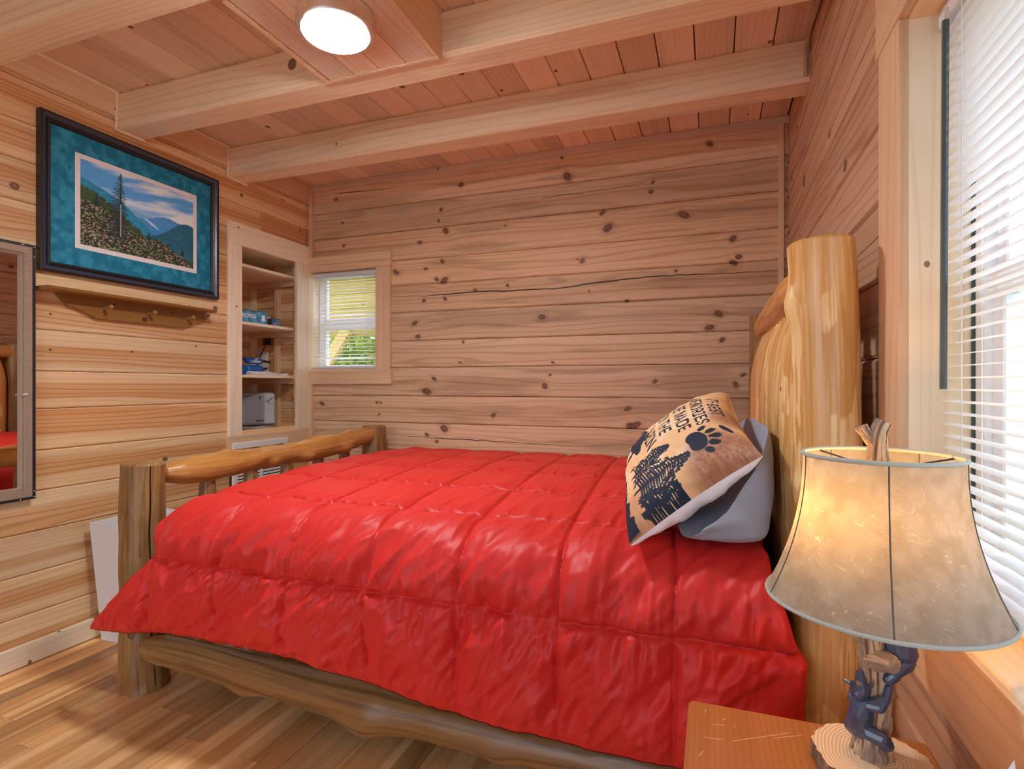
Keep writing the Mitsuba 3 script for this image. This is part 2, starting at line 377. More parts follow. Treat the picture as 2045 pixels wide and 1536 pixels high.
M['mirror_glass'] = {'type': 'twosided', 'bsdf': {'type': 'conductor', 'material': 'Ag', 'specular_reflectance': {'type': 'rgb', 'value': .86}}}
M['white_paint'] = principled((.80, .80, .80), .4, .4)
M['white_vinyl'] = principled((.84, .85, .86), .35, .45)
M['cord_white'] = principled((.70, .70, .70), .5, .3)
M['pane'] = {'type': 'thindielectric', 'int_ior': 1.5}

# ------------------------------------------------------------------ room shell
XL, XR, YB, ZC = -2.489, 0.337, 2.97, 2.371
YF = -1.3                                   # the room runs on behind the camera, open to daylight there
lab('wall_back', 'horizontal knotty pine log wall behind the bed', 'wall', kind='structure')
lab('wall_left', 'left wall of honey pine boards with pale sapwood edges', 'wall', kind='structure')
lab('wall_right', 'right wall of reddish pine boards behind the headboard', 'wall', kind='structure')
lab('ceiling', 'ceiling of narrow pine planks between the beams', 'ceiling', kind='structure')
lab('floor', 'wood floor of streaky brown planks under the bed', 'floor', kind='structure')

def panel_with_hole(plane, at, d, lo, hi, hole):
    """four dark boxes around a hole; plane 'y' or 'x'"""
    (a0, b0), (a1, b1) = lo, hi
    (c0, e0), (c1, e1) = hole
    ms = []
    for p, q, r, s in ((a0, c0, b0, b1), (c1, a1, b0, b1), (c0, c1, b0, e0), (c0, c1, e1, b1)):
        if q - p > 1e-4 and s - r > 1e-4:
            ms.append(trimesh.creation.box(bounds=[[p, at, r], [q, at + d, s]]) if plane == 'y' else
                      trimesh.creation.box(bounds=[[at, p, r], [at + d, q, s]]))
    return trimesh.util.concatenate(ms)

W1 = (-2.475, -1.965, 1.168, 1.810)         # small window opening x0 x1 z0 z1
W2 = (0.20, 1.212, 0.735, 1.751)            # large window opening y0 y1 z0 z1
NI = (2.405, 2.845, 0.795, 1.855)           # niche opening y0 y1 z0 z1
add('wall_back', panel_with_hole('y', YB + .03, .10, (XL - .5, 0), (XR + .1, ZC + .1), ((W1[0] - .016, W1[2] - .016), (W1[1] + .016, W1[3] + .016))), 'dark_gap', exact=True)
add('wall_left', panel_with_hole('x', XL - .09, .06, (YF, 0), (YB + .03, ZC + .1), ((2.296, .765), (2.958, 1.895))), 'dark_gap', exact=True)
add('wall_right', panel_with_hole('x', XR + .03, .06, (YF, 0), (YB + .03, ZC + .1), ((W2[0] - .018, W2[2] - .030), (W2[1] + .018, W2[3] + .018))), 'dark_gap', exact=True)
add('ceiling', trimesh.creation.box(bounds=[[XL - .1, YF, ZC + .02], [XR + .1, YB + .1, ZC + .10]]), 'dark_gap', exact=True)
add('floor', trimesh.creation.box(bounds=[[XL - .1, YF, -.10], [XR + .1, YB + .1, -.012]]), 'dark_gap', exact=True)

# the wall behind the camera, with a wide open doorway
lab('wall_front', 'board wall behind the viewer with an open double doorway', 'wall', kind='structure')
add('wall_front', panel_with_hole('y', YF - .06, .06, (XL - .1, 0), (XR + .1, ZC + .1), ((-1.75, 0.0), (-.20, 2.05))), 'pine_trim_plain', exact=True)
# back wall logs
rows = [0.0, .18, .345, .51, .678, .846, 1.010, 1.183, 1.346, 1.519, 1.685, 1.840, 2.019, 2.185, ZC]
for i in range(len(rows) - 1):
    z0, z1 = rows[i], rows[i + 1]
    spans = [(XL, XR)]
    if z0 > 1.1 and z1 < 1.9:
        spans = [(W1[1] + .02, XR)]
    elif abs(z0 - 1.010) < 1e-6:
        spans = [(XL, -2.150), (-2.149, XR)]
    elif abs(z0 - .51) < 1e-6:
        spans = [(XL, -.9), (-.899, XR)]
    for a, b in spans:
        board('board', V(a, YB + R.uniform(-.0015, .0015), (z0 + z1) / 2), X_, Z_, -Y_, b - a, z1 - z0 - .0025, .03, 'back_log_wall', 'wall_back', c=.006)
# left wall boards
rows = [0.0, .191, .348, .507, .663, .821, .984, 1.133, 1.298, 1.456, 1.614, 1.782, 1.940, 2.089, 2.250, ZC]
for i in range(len(rows) - 1):
    z0, z1 = rows[i], rows[i + 1]
    spans = [(YF, YB)]
    if z0 < NI[3] - .02 and z1 > NI[2] + .03:
        spans = [(YF, NI[0] - .02), (NI[1] + .02, YB)]
    elif abs(z0 - 1.940) < 1e-6:
        spans = [(YF, 2.56), (2.561, YB)]
    elif abs(z0 - .348) < 1e-6:
        spans = [(YF, 1.9), (1.901, YB)]
    for a, b in spans:
        board('board', V(XL, a, (z0 + z1) / 2), Y_, Z_, X_, b - a, z1 - z0 - .0022, .03, 'pine_panel', 'wall_left', c=.005)
# right wall boards
rows = [0.0, .13, .298, .466, .634, .802, .970, 1.138, 1.306, 1.474, 1.642, 1.810, 1.978, 2.146, 2.314, ZC]
for i in range(len(rows) - 1):
    z0, z1 = rows[i], rows[i + 1]
    spans = [(YF, YB)]
    if z0 < W2[3] and z1 > W2[2]:
        spans = [(YF, W2[0] - .02), (W2[1] + .02, YB)]
    for a, b in spans:
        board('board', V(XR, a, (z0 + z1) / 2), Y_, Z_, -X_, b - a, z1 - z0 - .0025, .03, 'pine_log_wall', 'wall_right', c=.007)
# ceiling planks
xs = [XL, -2.41, -2.274, -2.142, -1.999, -1.864, -1.732, -1.594, -1.455, -1.314, -1.175, -1.04, -.903, -.763, -.627, -.488, -.348, -.207, -.068, .074, .213, XR]
for i in range(len(xs) - 1):
    g = .0045 if xs[i + 1] > -.6 else .002
    board('plank', V((xs[i] + xs[i+1]) / 2, YF, ZC), Y_, X_, -Z_, YB - YF, xs[i+1] - xs[i] - g, .02, 'pine_ceiling', 'ceiling', c=.003)
# floor planks, grain towards the back wall
x = XL + .006
while x < XR - .02:
    two = R.random() < .5
    for w in ((.074, .074) if two else (.148,)):
        y = YF - R.uniform(0, 1.0)
        while y < YB:
            L = R.uniform(.75, 1.25)
            a, b = max(y, YF), min(y + L, YB)
            if b - a > .05:
                board('plank', V(x + w / 2, a + .0005, 0), Y_, X_, Z_, b - a - .001, w - .0012, .012, 'floor_plank', 'floor', c=.0012)
            y += L
        x += w

# beams
for y0, y1 in ((1.118, 1.250), (1.718, 1.850), (2.318, 2.450)):
    k = wbox('ceiling_beam', (XL, XR, y0, y1, 2.210, ZC), 'x', 'pine_beam', c=.012)
lab('ceiling_beam', 'nearest timber beam crossing the ceiling at the upper left corner', 'beam', kind='structure')
lab('ceiling_beam_001', 'timber beam meeting the boxed ceiling light panel, above the framed picture', 'beam', kind='structure')
lab('ceiling_beam_002', 'timber beam closest to the back log wall', 'beam', kind='structure')
# boxed chase between two beams
ch = thing('trim_1', 'boxed-in ceiling panel of pine boards that carries the round light', 'ceiling panel', kind='structure')
xs = [-1.340, -1.232, -1.124, -1.016, -.905]
for i in range(4):
    board('plank', V((xs[i] + xs[i+1]) / 2, 1.252, 2.208), Y_, X_, -Z_, .464, xs[i+1] - xs[i] - .002, .012, 'pine_ceiling', ch, c=.0025)
wbox('side_board', (-.905, -.885, 1.252, 1.716, 2.205, ZC), 'y', 'pine_trim', ch, c=.002)
wbox('side_board', (-1.362, -1.342, 1.252, 1.716, 2.205, ZC), 'y', 'pine_trim', ch, c=.002)
wbox('bead', (-.893, -.879, 1.708, 1.718, 2.205, ZC), 'z', 'pine_trim', ch, c=.002)
wbox('bead', (-1.350, -.885, 1.708, 1.722, 2.200, 2.208), 'x', 'pine_trim', ch, c=.002)
# frieze boards on the left wall between the beams, with thin beads
for i, (y0, y1) in enumerate(((YF, 1.118), (1.250, 1.718), (1.850, 2.318), (2.450, YB))):
    k = wbox('trim_2', (XL, XL + .016, y0 + .001, y1 - .001, 2.262, ZC), 'y', 'pine_trim', c=.002)
    if i < 3:
        wbox('bead', (XL + .016, XL + .026, y0, y1, ZC - .010, ZC), 'y', 'pine_white', k, c=.002)
        wbox('bead', (XL + .004, XL + .020, y1 - .008, y1, 2.202, ZC), 'z', 'pine_white', k, c=.002)
        wbox('bead', (XL + .004, XL + .018, y1 - .004, y1 + .128, 2.200, 2.210), 'y', 'pine_white', k, c=.002)
    lab(k, ['frieze board above the left wall in front of the nearest beam', 'pale frieze board on the left wall between the two nearer beams',
            'pale frieze board on the left wall between the two farther beams', 'short frieze board on the left wall next to the back corner'][i], 'trim', kind='structure')
# crown, corner and base trims
wbox('trim_3', (XL + .017, XR, YB - .018, YB, 2.332, ZC), 'x', 'pine_ceiling', c=.003, label='flat pine strip along the top of the back wall', cat='trim', kind='structure')
wbox('trim_4', (XL + .017, XL + .045, YB - .024, YB, 1.90, 2.332), 'z', 'pine_trim', c=.002, label='upright corner strip above the small window', cat='trim', kind='structure')
wbox('trim_4', (XL + .017, XL + .045, YB - .024, YB, .0, 1.083), 'z', 'pine_trim', c=.002, label='upright corner strip below the small window', cat='trim', kind='structure')
wbox('trim_5', (.293, .318, YB - .022, YB, .0, 2.332), 'z', 'pine_trim', c=.002, label='upright strip in the corner behind the headboard', cat='trim', kind='structure')
wbox('baseboard_left', (XL, XL + .018, YF, YB, .004, .088), 'y', 'pine_white', c=.004, label='pale baseboard along the left wall', cat='baseboard', kind='structure')

# ------------------------------------------------------------------ windows
M['slat'] = {'type': 'principledthin', 'base_color': {'type': 'rgb', 'value': [.93, .93, .93]}, 'roughness': .5, 'diff_trans': 1.1}
M['slat_grey'] = principled((.60, .62, .66), .45, .3)
M['wand'] = principled((.055, .08, .082), .25, .5)

def slat_mesh(L, axis):
    w, k = .025, 5
    a = np.linspace(-1, 1, k)
    prof = np.c_[a * w / 2, .0016 * (1 - a * a)]
    v, f = [], []
    for e in (0, L):
        for top in (0, 1):
            for q in prof:
                v.append((q[0], e, q[1] + top * .0005))
    v = np.array(v); o = lambda e, t, i: e*2*k + t*k + i
    for i in range(k - 1):
        f += [(o(0,1,i), o(0,1,i+1), o(1,1,i+1)), (o(0,1,i), o(1,1,i+1), o(1,1,i))]
    v = v[[i for e in (0, 1) for i in range(e*2*k + k, e*2*k + 2*k)]]
    f = []
    for i in range(k - 1):
        f += [(i, i+1, k+i+1), (i, k+i+1, k+i)]
    if axis == 'x':
        v = np.c_[v[:, 1], v[:, 0], v[:, 2]]
    return v, np.array(f)

# small window in the back wall
w1 = thing('window_1', 'small white double-hung window next to the shelf niche', 'window', kind='structure')
x0, x1, z0, z1 = W1
wbox('casing', (XL + .006, -1.858, YB - .021, YB - .001, 1.850, 1.901), 'x', 'pine_trim', w1)
wbox('casing', (XL + .006, -1.860, YB - .020, YB - .001, 1.808, 1.849), 'x', 'pine_trim', w1)
wbox('casing', (x1 - .002, -1.914, YB - .020, YB - .001, z0, 1.807), 'z', 'pine_trim', w1)
wbox('casing', (-1.913, -1.865, YB - .020, YB - .001, z0, 1.807), 'z', 'pine_trim', w1)
wbox('casing', (XL + .006, -1.853, YB - .022, YB - .001, 1.083, z0 - .001), 'x', 'pine_trim', w1)
wbox('jamb', (x0 - .015, x0, YB - .018, YB + .13, z0, z1), 'z', 'pine_white', w1)
wbox('jamb', (x1, x1 + .015, YB - .001, YB + .13, z0, z1), 'z', 'pine_white', w1)
wbox('jamb', (x0, x1, YB - .001, YB + .13, z1, z1 + .015), 'x', 'pine_trim', w1)
wbox('sill', (x0, x1, YB - .015, YB + .13, z0 - .015, z0), 'x', 'pine_white', w1)
def bar(name, ext, mat, parent, c=.003, **k):
    return add(name, cbox(*ext, c=c), mat, parent, **k)
ya, yb_ = YB + .085, YB + .125
zm = 1.475
bar('frame', (x0, x0 + .030, ya, yb_, z0, z1), 'white_vinyl', w1)
bar('frame', (x1 - .030, x1, ya, yb_, z0, z1), 'white_vinyl', w1)
bar('frame', (x0 + .030, x1 - .030, ya, yb_, z1 - .030, z1), 'white_vinyl', w1)
bar('frame', (x0 + .030, x1 - .030, ya, yb_, z0, z0 + .035), 'white_vinyl', w1)
bar('meeting_rail', (x0 + .030, x1 - .030, ya - .010, yb_ - .01, zm - .038, zm - .002), 'white_vinyl', w1)
bar('meeting_rail', (x0 + .030, x1 - .030, ya + .006, yb_, zm, zm + .034), 'white_vinyl', w1)
bar('sash_stile', (x0 + .030, x0 + .062, ya - .008, yb_ - .012, z0 + .035, zm - .038), 'white_vinyl', w1)
bar('sash_stile', (x1 - .062, x1 - .030, ya - .008, yb_ - .012, z0 + .035, zm - .038), 'white_vinyl', w1)
bar('sash_stile', (x0 + .030, x0 + .055, ya + .008, yb_ - .002, zm + .034, z1 - .03), 'white_vinyl', w1)
bar('sash_stile', (x1 - .055, x1 - .030, ya + .008, yb_ - .002, zm + .034, z1 - .03), 'white_vinyl', w1)
add('pane', trimesh.Trimesh([(x0+.03, ya+.02, z0+.035), (x1-.03, ya+.02, z0+.035), (x1-.03, ya+.02, z1-.03), (x0+.03, ya+.02, z1-.03)], [(0,1,2),(0,2,3)]), 'pane', w1)

b1 = thing('window_blind', 'white mini blind in the small window beside the shelf niche', 'blind')
yc = YB + .035
bar('headrail', (x0 + .006, x1 - .006, yc - .014, yc + .014, z1 - .034, z1 - .004), 'slat_grey', b1)
sm = slat_mesh(x1 - x0 - .016, 'x'); sd = mikit.ply(sm, 'slat', smooth=True)
n = 25
for i in range(n):
    k = numbered(b1 + '__slat')
    z = z1 - .050 - i * (z1 - z0 - .085) / (n - 1)
    scene[k] = {**sd, 'to_world': T().translate([x0 + .008, yc, z]).rotate([1, 0, 0], -9 + R.uniform(-2, 2) - (18 if i in (10, 22) else 0))}
bar('bottom_rail', (x0 + .006, x1 - .006, yc - .012, yc + .012, z0 + .014, z0 + .028), 'slat_grey', b1)
for xx in (x0 + .10, x1 - .09):
    for dy in (-.0135, .0135):
        add('ladder_cord', tube([(xx, yc + dy, z1 - .03), (xx, yc + dy, z0 + .02)], .0009, 5), 'cord_white', b1)
add('wand', tube([(x0 + .062, yc - .022, z1 - .04), (x0 + .058, yc - .022, z0 + .11)], .0035, 6), 'slat_grey', b1)

# large window in the right wall
w2 = thing('window_2', 'large white window at the right edge, behind the table lamp', 'window', kind='structure')
y0, y1, z0, z1 = W2
xi = XR - .017
wbox('casing', (xi, XR - .0005, y1 - .003, 1.338, z0 - .10, z1 + .002), 'z', 'pine_casing', w2, c=.002)
wbox('casing', (xi, XR - .0005, y0 - .125, y0 + .003, z0 - .10, z1 + .002), 'z', 'pine_casing', w2, c=.002)
wbox('casing', (xi - .002, XR - .0005, y0 - .15, 1.352, z1 + .003, z1 + .135), 'y', 'pine_casing', w2, c=.002)
wbox('apron', (xi, XR - .0005, y0 - .125, 1.338, .590, .716), 'y', 'pine_casing', w2, c=.002)
wbox('sill', (xi - .003, XR + .115, y0 - .14, 1.345, .717, .734), 'y', 'pine_white', w2, c=.003)
wbox('jamb', (XR - .001, XR + .115, y1, y1 + .017, z0, z1), 'z', 'pine_white', w2)
wbox('jamb', (XR - .001, XR + .115, y0 - .017, y0, z0, z1), 'z', 'pine_white', w2)
wbox('jamb', (XR - .001, XR + .115, y0, y1, z1, z1 + .017), 'y', 'pine_trim', w2)
xa, xb = XR + .098, XR + .145
bar('gasket', (xa - .004, xa + .004, y1 - .006, y1 - .0005, z0, z1), 'wand', w2, c=.001)
for a, b, c, d in ((y1 - .045, y1 - .006, z0, z1), (y0, y0 + .04, z0, z1), (y0 + .04, y1 - .045, z1 - .04, z1), (y0 + .04, y1 - .045, z0, z0 + .045)):
    bar('frame', (xa, xb, a, b, c, d), 'white_vinyl', w2)
zm = 1.25
bar('meeting_rail', (xa + .004, xb - .01, y0 + .04, y1 - .045, zm - .02, zm + .02), 'white_vinyl', w2)
bar('sash_stile', (xa + .010, xb - .006, y1 - .085, y1 - .047, z0 + .045, zm - .02), 'white_vinyl', w2)
bar('sash_stile', (xa + .016, xb - .003, y1 - .080, y1 - .047, zm + .02, z1 - .04), 'white_vinyl', w2)
add('pane', trimesh.Trimesh([(xa+.025, y0+.04, z0+.045), (xa+.025, y1-.045, z0+.045), (xa+.025, y1-.045, z1-.04), (xa+.025, y0+.04, z1-.04)], [(0,1,2),(0,2,3)]), 'pane', w2)
b2 = thing('window_blind', 'wide white mini blind in the large window at the right edge', 'blind')
xc = XR + .060
bar('headrail', (xc - .017, xc + .017, y0 + .006, y1 - .006, z1 - .036, z1 - .003), 'slat_grey', b2)
sm = slat_mesh(y1 - y0 - .020, 'y'); sd = mikit.ply(sm, 'slat', smooth=True)
n = 47
for i in range(n):
    k = numbered(b2 + '__slat')
    z = z1 - .050 - i * (z1 - z0 - .080) / (n - 1)
    scene[k] = {**sd, 'to_world': T().translate([xc, y0 + .010 + R.uniform(-.002, .002), z]).rotate([0, 1, 0], -5 + R.uniform(-1.5, 1.5))}
bar('bottom_rail', (xc - .013, xc + .013, y0 + .006, y1 - .006, z0 + .006, z0 + .018), 'slat_grey', b2)
for yy in (y1 - .10, (y0 + y1) / 2, y0 + .10):
    for dx in (-.0135, .0135):
        add('ladder_cord', tube([(xc + dx, yy, z1 - .03), (xc + dx, yy, z0 + .014)], .0009, 5), 'cord_white', b2)
add('wand', tube([(xc - .022, y1 - .058, z1 - .045), (xc - .026, y1 - .060, 1.072)], .0055, 6), 'wand', b2, smooth=False)
add('wand_hook', tube([(xc - .010, y1 - .058, z1 - .02), (xc - .020, y1 - .058, z1 - .025), (xc - .022, y1 - .058, z1 - .048)], .002, 6), 'steel', b2)

# ------------------------------------------------------------------ ceiling light
cl = thing('ceiling_light', 'round flush ceiling light with a glowing white diffuser', 'ceiling light')
def lathe(profile, c, seg=64):
    pr = np.asarray(profile, float)
    m = trimesh.creation.revolve(pr, sections=seg)
    m.apply_translation(c)
    return m
LC = V(-1.082, 1.412, 0)
add('rim', lathe([(0.0, 2.2065), (.113, 2.2065), (.115, 2.203), (.115, 2.158), (.112, 2.152), (.102, 2.150), (.1012, 2.154)], LC), 'steel', cl, smooth=35)
M['diffuser'] = principled((.9, .9, .9), .5, .3)
dm = lathe([(.1008, 2.1545), (.1008, 2.1490), (.0985, 2.1440), (.092, 2.1395), (.075, 2.1355), (.04, 2.1330), (0.0001, 2.1323)], LC)
if dm.vertex_normals[dm.vertices[:, 2].argmin()][2] > 0:
    dm.invert()
add('diffuser', dm, 'diffuser', cl, smooth=True, emitter={'type': 'area', 'radiance': {'type': 'rgb', 'value': [80.0, 82.0, 84.0]}})

# ------------------------------------------------------------------ log bed
bed = thing('log_bed', 'rustic bed of peeled honey-coloured logs standing under the red comforter', 'bed')
HX, FX, YN, YW = .222, -1.925, 1.362, 2.805
log('head_post', [(.220, YN, 0), (.232, YN + .004, .7), (.218, YN, 1.384)], [(0, .072), (.45, .070), (.8, .0665), (1, .0645)], 'log_honey', bed, seed=3, lump=.05, back=(.5, .8, 0),
    knots=((.905, 2.47, .016, .028), (.62, 2.2, .004, .03)), seg=72, step=.009)
log('head_post', [(HX, YW, 0), (HX, YW, 1.392)], [(0, .07), (1, .066)], 'log_brown', bed, seed=4, lump=.05, back=(.5, .8, 0))
log('foot_post', [(FX + .004, 1.432, 0), (FX - .004, 1.430, .25), (FX, 1.430, .795)], [(0, .079), (.08, .077), (.35, .068), (.6, .073), (1, .069)], 'log_brown', bed, seed=8, lump=.07, back=(-.5, .8, 0),
    knots=((.45, 3.6, .006, .03), (.03, 2.6, -.008, .02), (.03, 3.3, -.006, .018)), seg=72, step=.008)
log('foot_post', [(-1.885, 2.815, 0), (-1.885, 2.815, .832)], [(0, .074), (1, .069)], 'log_brown', bed, seed=9, lump=.06, back=(-.5, .8, 0))
log('head_rail', [(HX, YN + .05, 1.322), (HX - .004, 2.0, 1.330), (HX, YW - .05, 1.338)], [(0, .052), (.3, .056), (.7, .054), (1, .050)], 'log_amber', bed, seed=12, lump=.08, back=(1, 0, 0))
log('head_rail', [(HX + .01, YN + .05, .30), (HX + .01, YW - .05, .30)], [(0, .045), (1, .045)], 'log_amber', bed, seed=13, lump=.06, back=(1, 0, 0), step=.03, seg=32)
ys = np.linspace(YN + .135, YW - .135, 12)
for i, y in enumerate(ys):
    log('spindle', [(HX - .010, y, .32), (HX - .016, y, .8), (HX - .012, y, 1.20), (HX - .004, y, 1.30)], [(0, .045), (.2, .053), (.82, .053), (.90, .043), (1, .016)], 'log_honey', bed, seed=20 + i, lump=.06, seg=36, step=.02, back=(1, 0, 0))
log('foot_rail', [(FX + .012, 1.50, .748), (FX + .022, 1.75, .746), (FX + .018, 2.05, .752), (FX + .030, 2.35, .758), (FX + .036, 2.56, .770), (-1.887, 2.755, .782)],
    [(0, .030), (.05, .047), (.12, .054), (.3, .050), (.5, .047), (.72, .056), (.88, .052), (1, .046)], 'log_amber', bed, seed=31, lump=.16, back=(-1, 0, -.6), fine=.05,
    knots=((.22, 1.9, .014, .028), (.33, 3.4, .018, .030), (.40, 4.4, .012, .025), (.47, 2.4, -.008, .03), (.58, 4.2, .018, .030), (.64, 2.0, .012, .025), (.7, 3.0, .016, .035), (.86, 2.2, .012, .03), (.8, 4.4, .016, .03)), seg=64, step=.008)
for i, y in enumerate((1.68, 1.90, 2.12, 2.34, 2.56)):
    log('spindle', [(FX + .02, y, .24), (FX + .022, y, .72)], [(0, .026), (.2, .033), (.8, .033), (1, .026)], 'log_brown', bed, seed=40 + i, seg=28, step=.03, back=(-1, 0, 0))
log('foot_rail', [(FX + .01, 1.49, .22), (-1.887, 2.76, .22)], [(0, .035), (.06, .045), (.94, .045), (1, .035)], 'log_brown', bed, seed=46, seg=32, step=.03, back=(-1, 0, 0))
log('side_rail', [(FX + .052, 1.392, .163), (-1.62, 1.388, .170), (-1.25, 1.384, .160), (-.95, 1.386, .152), (-.5, 1.382, .150), (-.1, 1.378, .150), (HX - .05, 1.368, .150)],
    [(0, .024), (.02, .040), (.05, .049), (.25, .053), (.40, .057), (.47, .066), (.55, .058), (.7, .056), (.95, .056), (1, .045)], 'log_brown', bed, seed=52, lump=.09, back=(0, 1, -.3),
    knots=((.235, 4.6, .016, .035), (.455, 4.4, .022, .05), (.66, 4.0, .010, .035), (.30, 3.2, .004, .025), (.8, 4.4, .012, .04)), seg=64, step=.009)
log('side_rail', [(-1.83, 2.815, .16), (HX - .05, 2.805, .16)], [(0, .04), (.05, .052), (.95, .052), (1, .04)], 'log_brown', bed, seed=53, seg=32, step=.04, back=(0, 1, 0))
M['crack'] = principled((.025, .012, .006), .9, .1)
# a drying crack down the near foot post
fv = meshkit.WRITTEN[scene[bed + '__foot_post']['filename']][0]
cr = []
for q in np.linspace(.02, .793, 60):
    dirn = V(.80, -.596, 0) + V(.596, .80, 0) * (.30 + .03 * math.sin(9 * q) + .9 * max(0, .22 - q) + .02 * math.sin(31 * q))
    dirn = unit(dirn)
    w_ = fv[np.abs(fv[:, 2] - q) < .012] - V(FX, 1.430, 0)
    o_ = w_[np.argmax(unit_rows(w_ * V(1, 1, 0)) @ dirn)]
    cr.append(V(FX, 1.430, q) + dirn * (np.hypot(o_[0], o_[1]) - .0012))
add('foot_post__crack', tube(cr, np.interp(np.linspace(0, 1, 60), [0, .3, .8, 1], [.0018, .0030, .0030, .0026]), 6), 'crack', bed)

M['box_fabric'] = principled((.62, .62, .63), .8, .2)
M['navy_sheet'] = principled((.022, .028, .065), .75, .2)
add('box_spring', rbox(-1.805, .135, 1.395, 2.865, .218, .420, .025), 'box_fabric', smooth=40, label='pale grey box spring just showing between the side log and the red hem', cat='box spring')
add('mattress', rbox(-1.66, .140, 1.392, 2.870, .421, .648, .05, 16), 'navy_sheet', smooth=40, label='mattress in a navy sheet, showing at the headboard below the grey pillow', cat='mattress')

# ------------------------------------------------------------------ comforter
def sstep(a, b, x):
    t = np.clip((x - a) / (b - a), 0, 1)
    return t * t * (3 - 2 * t)

def bst(*a):
    return np.stack(np.broadcast_arrays(*a), -1)

def comforter():
    nu, nv = 420, 380
    YB0, YA, ZS = 2.945, 1.435, .555           # back edge, start of the round, top of the straight side
    ry, rz = .170, .150
    LT = YB0 - YA
    arc = math.pi / 2 * math.sqrt((ry * ry + rz * rz) / 2)
    LS = .315
    S = LT + arc + LS
    s = np.linspace(0, S, nv)
    # section: y and z as a function of s for the body of the sheet
    y0 = np.where(s < LT, YB0 - s, 0.0); ztop = .700 + .022 * np.sin(np.pi * np.clip(s / LT, 0, 1)) - .012 * sstep(.1, 0, s)
    ph = np.clip((s - LT) / arc, 0, 1) * math.pi / 2
    yy = np.where(s < LT, y0, YA - ry * np.sin(ph)); zz = np.where(s < LT, ztop, ZS + rz * np.cos(ph) - .005)
    side = np.clip((s - LT - arc) / LS, 0, 1)
    zz = np.where(s > LT + arc, ZS - .005 - side * 1.0, zz)      # scaled below per column
    w = sstep(LT - .05, LT + arc, s)           # 0 on the top, 1 on the side
    x_l = np.interp(s, [0, LT * .6, LT, LT + arc * .6, LT + arc, LT + arc + LS * .5, S], [-1.765, -1.765, -1.745, -1.700, -1.665, -1.80, -1.945])
    x_r = np.interp(s, [0, LT, LT + arc * .5, LT + arc, LT + arc + LS * .12, LT + arc + LS * .35, S], [.115, .115, .120, .158, .180, .176, .168])
    t = np.linspace(0, 1, nu)
    X = x_l[:, None] + (x_r - x_l)[:, None] * t[None]
    hem = np.interp(t, [0, .08, .16, .28, .40, .53, .66, .78, .90, 1], [.275, .282, .300, .302, .292, .268, .240, .228, .232, .240])
    Yg = np.repeat(yy[:, None], nu, 1); Zg = np.repeat(zz[:, None], nu, 1)
    sd = np.repeat(side[:, None], nu, 1)
    onside = s[:, None] > LT + arc
    Zg = np.where(onside, (ZS - .005) * (1 - sd) + hem[None] * sd, Zg)
    # flap at the foot: swings forward and hangs a little lower
    flap = sstep(.16, 0.0, t)[None] * w[:, None]
    Yg = Yg - .030 * flap * sd - .012 * np.sin(np.pi * sd) * (1 - flap)
    # foot edge of the top turns down behind the foot rail
    dx = (X - x_l[:, None]); topw = (1 - w)[:, None]
    r0 = .13
    drop = np.where(dx < r0, r0 - np.sqrt(np.clip(r0**2 - (r0 - dx)**2, 0, None)), 0) * topw
    Zg = Zg - drop * 1.25
    # head edge of the top dips under the pillows
    Zg = Zg - .006 * sstep(.0, .12, X - 0.0) * topw
    # quilting coordinates
    skew = -.075 * np.clip(Yg - 1.30, 0, 2)
    qu = (X - skew + .081) / .2625
    qv = (s[:, None] - (LT - .045)) / .318 + 0 * X
    fu = np.abs(qu - np.round(qu)) * 2 ; fv = np.abs(qv - np.round(qv)) * 2
    puff = (np.clip(1 - (1 - fu) ** 3.2, 0, 1) * np.clip(1 - (1 - fv) ** 3.2, 0, 1)) ** .6
    du = np.abs(qu - np.round(qu)) * .2625; dv = np.abs(qv - np.round(qv)) * .318
    sag = .35 + .65 * w[:, None]
    d = .021 * puff * (.45 + .55 * sag)
    d -= .0070 * np.exp(-(du / .0042) ** 2) + .0085 * np.exp(-(dv / .0042) ** 2)
    P = bst(X * 1.0, s[:, None] + 0 * X, 0 * X)
    cell = np.floor(qu) * 3.1 + np.floor(qv) * 7.7
    # gathers across the horizontal seams
    ga = meshkit.fbm(bst(X * 34, s[:, None] * 3.5 + cell * 0, 0 * X), 3, 3) - .5
    ga2 = .5 - np.abs(meshkit.fbm(bst(X * 24 + 2.5 * s[:, None], s[:, None] * 3.0, 0 * X + 5), 2, 4) - .5) * 5
    d += (.036 * ga + .015 * np.clip(ga2, -.4, 1)) * np.exp(-dv / .075) * (.22 + .78 * sag) * (1 - np.exp(-(dv / .007) ** 2))
    # folds hanging on the side, oblique creases
    fo = meshkit.fbm(bst(X * 9 + s[:, None] * 4.5, s[:, None] * 3.2 - X * 1.5, 0 * X + 3), 3, 9) - .5
    d += .052 * fo * w[:, None]
    ob = meshkit.fbm(bst(X * 16 + s[:, None] * 12, s[:, None] * 5 - X * 4, 0 * X + 8), 3, 14) - .5
    ridge = .5 - np.abs(ob) * 3
    d += .021 * np.clip(ridge, -.3, 1) * (.08 + .92 * w[:, None])
    fi = meshkit.fbm(bst(X * 60 + s[:, None] * 20, s[:, None] * 26, 0 * X), 2, 21) - .5
    d += .0035 * fi * (.4 + .6 * w[:, None])
    # bulging foot flap
    fl = meshkit.fbm(bst(X * 18, s[:, None] * 5, 0 * X + 1), 2, 33) - .5
    d += .03 * fl * flap
    d *= 1 - .75 * sstep(.075, .0, (S - s))[:, None]
    d *= (1 - .75 * sstep(.10, 0.0, t)[None] * w[:, None] * (1 - .6 * sd))
    # rolled edges
    d -= .014 * (sstep(.03, 0, (S - s))[:, None] + sstep(.02, 0, t * 1.9)[None] * w[:, None] + sstep(.015, 0, (1 - t) * 1.9)[None])
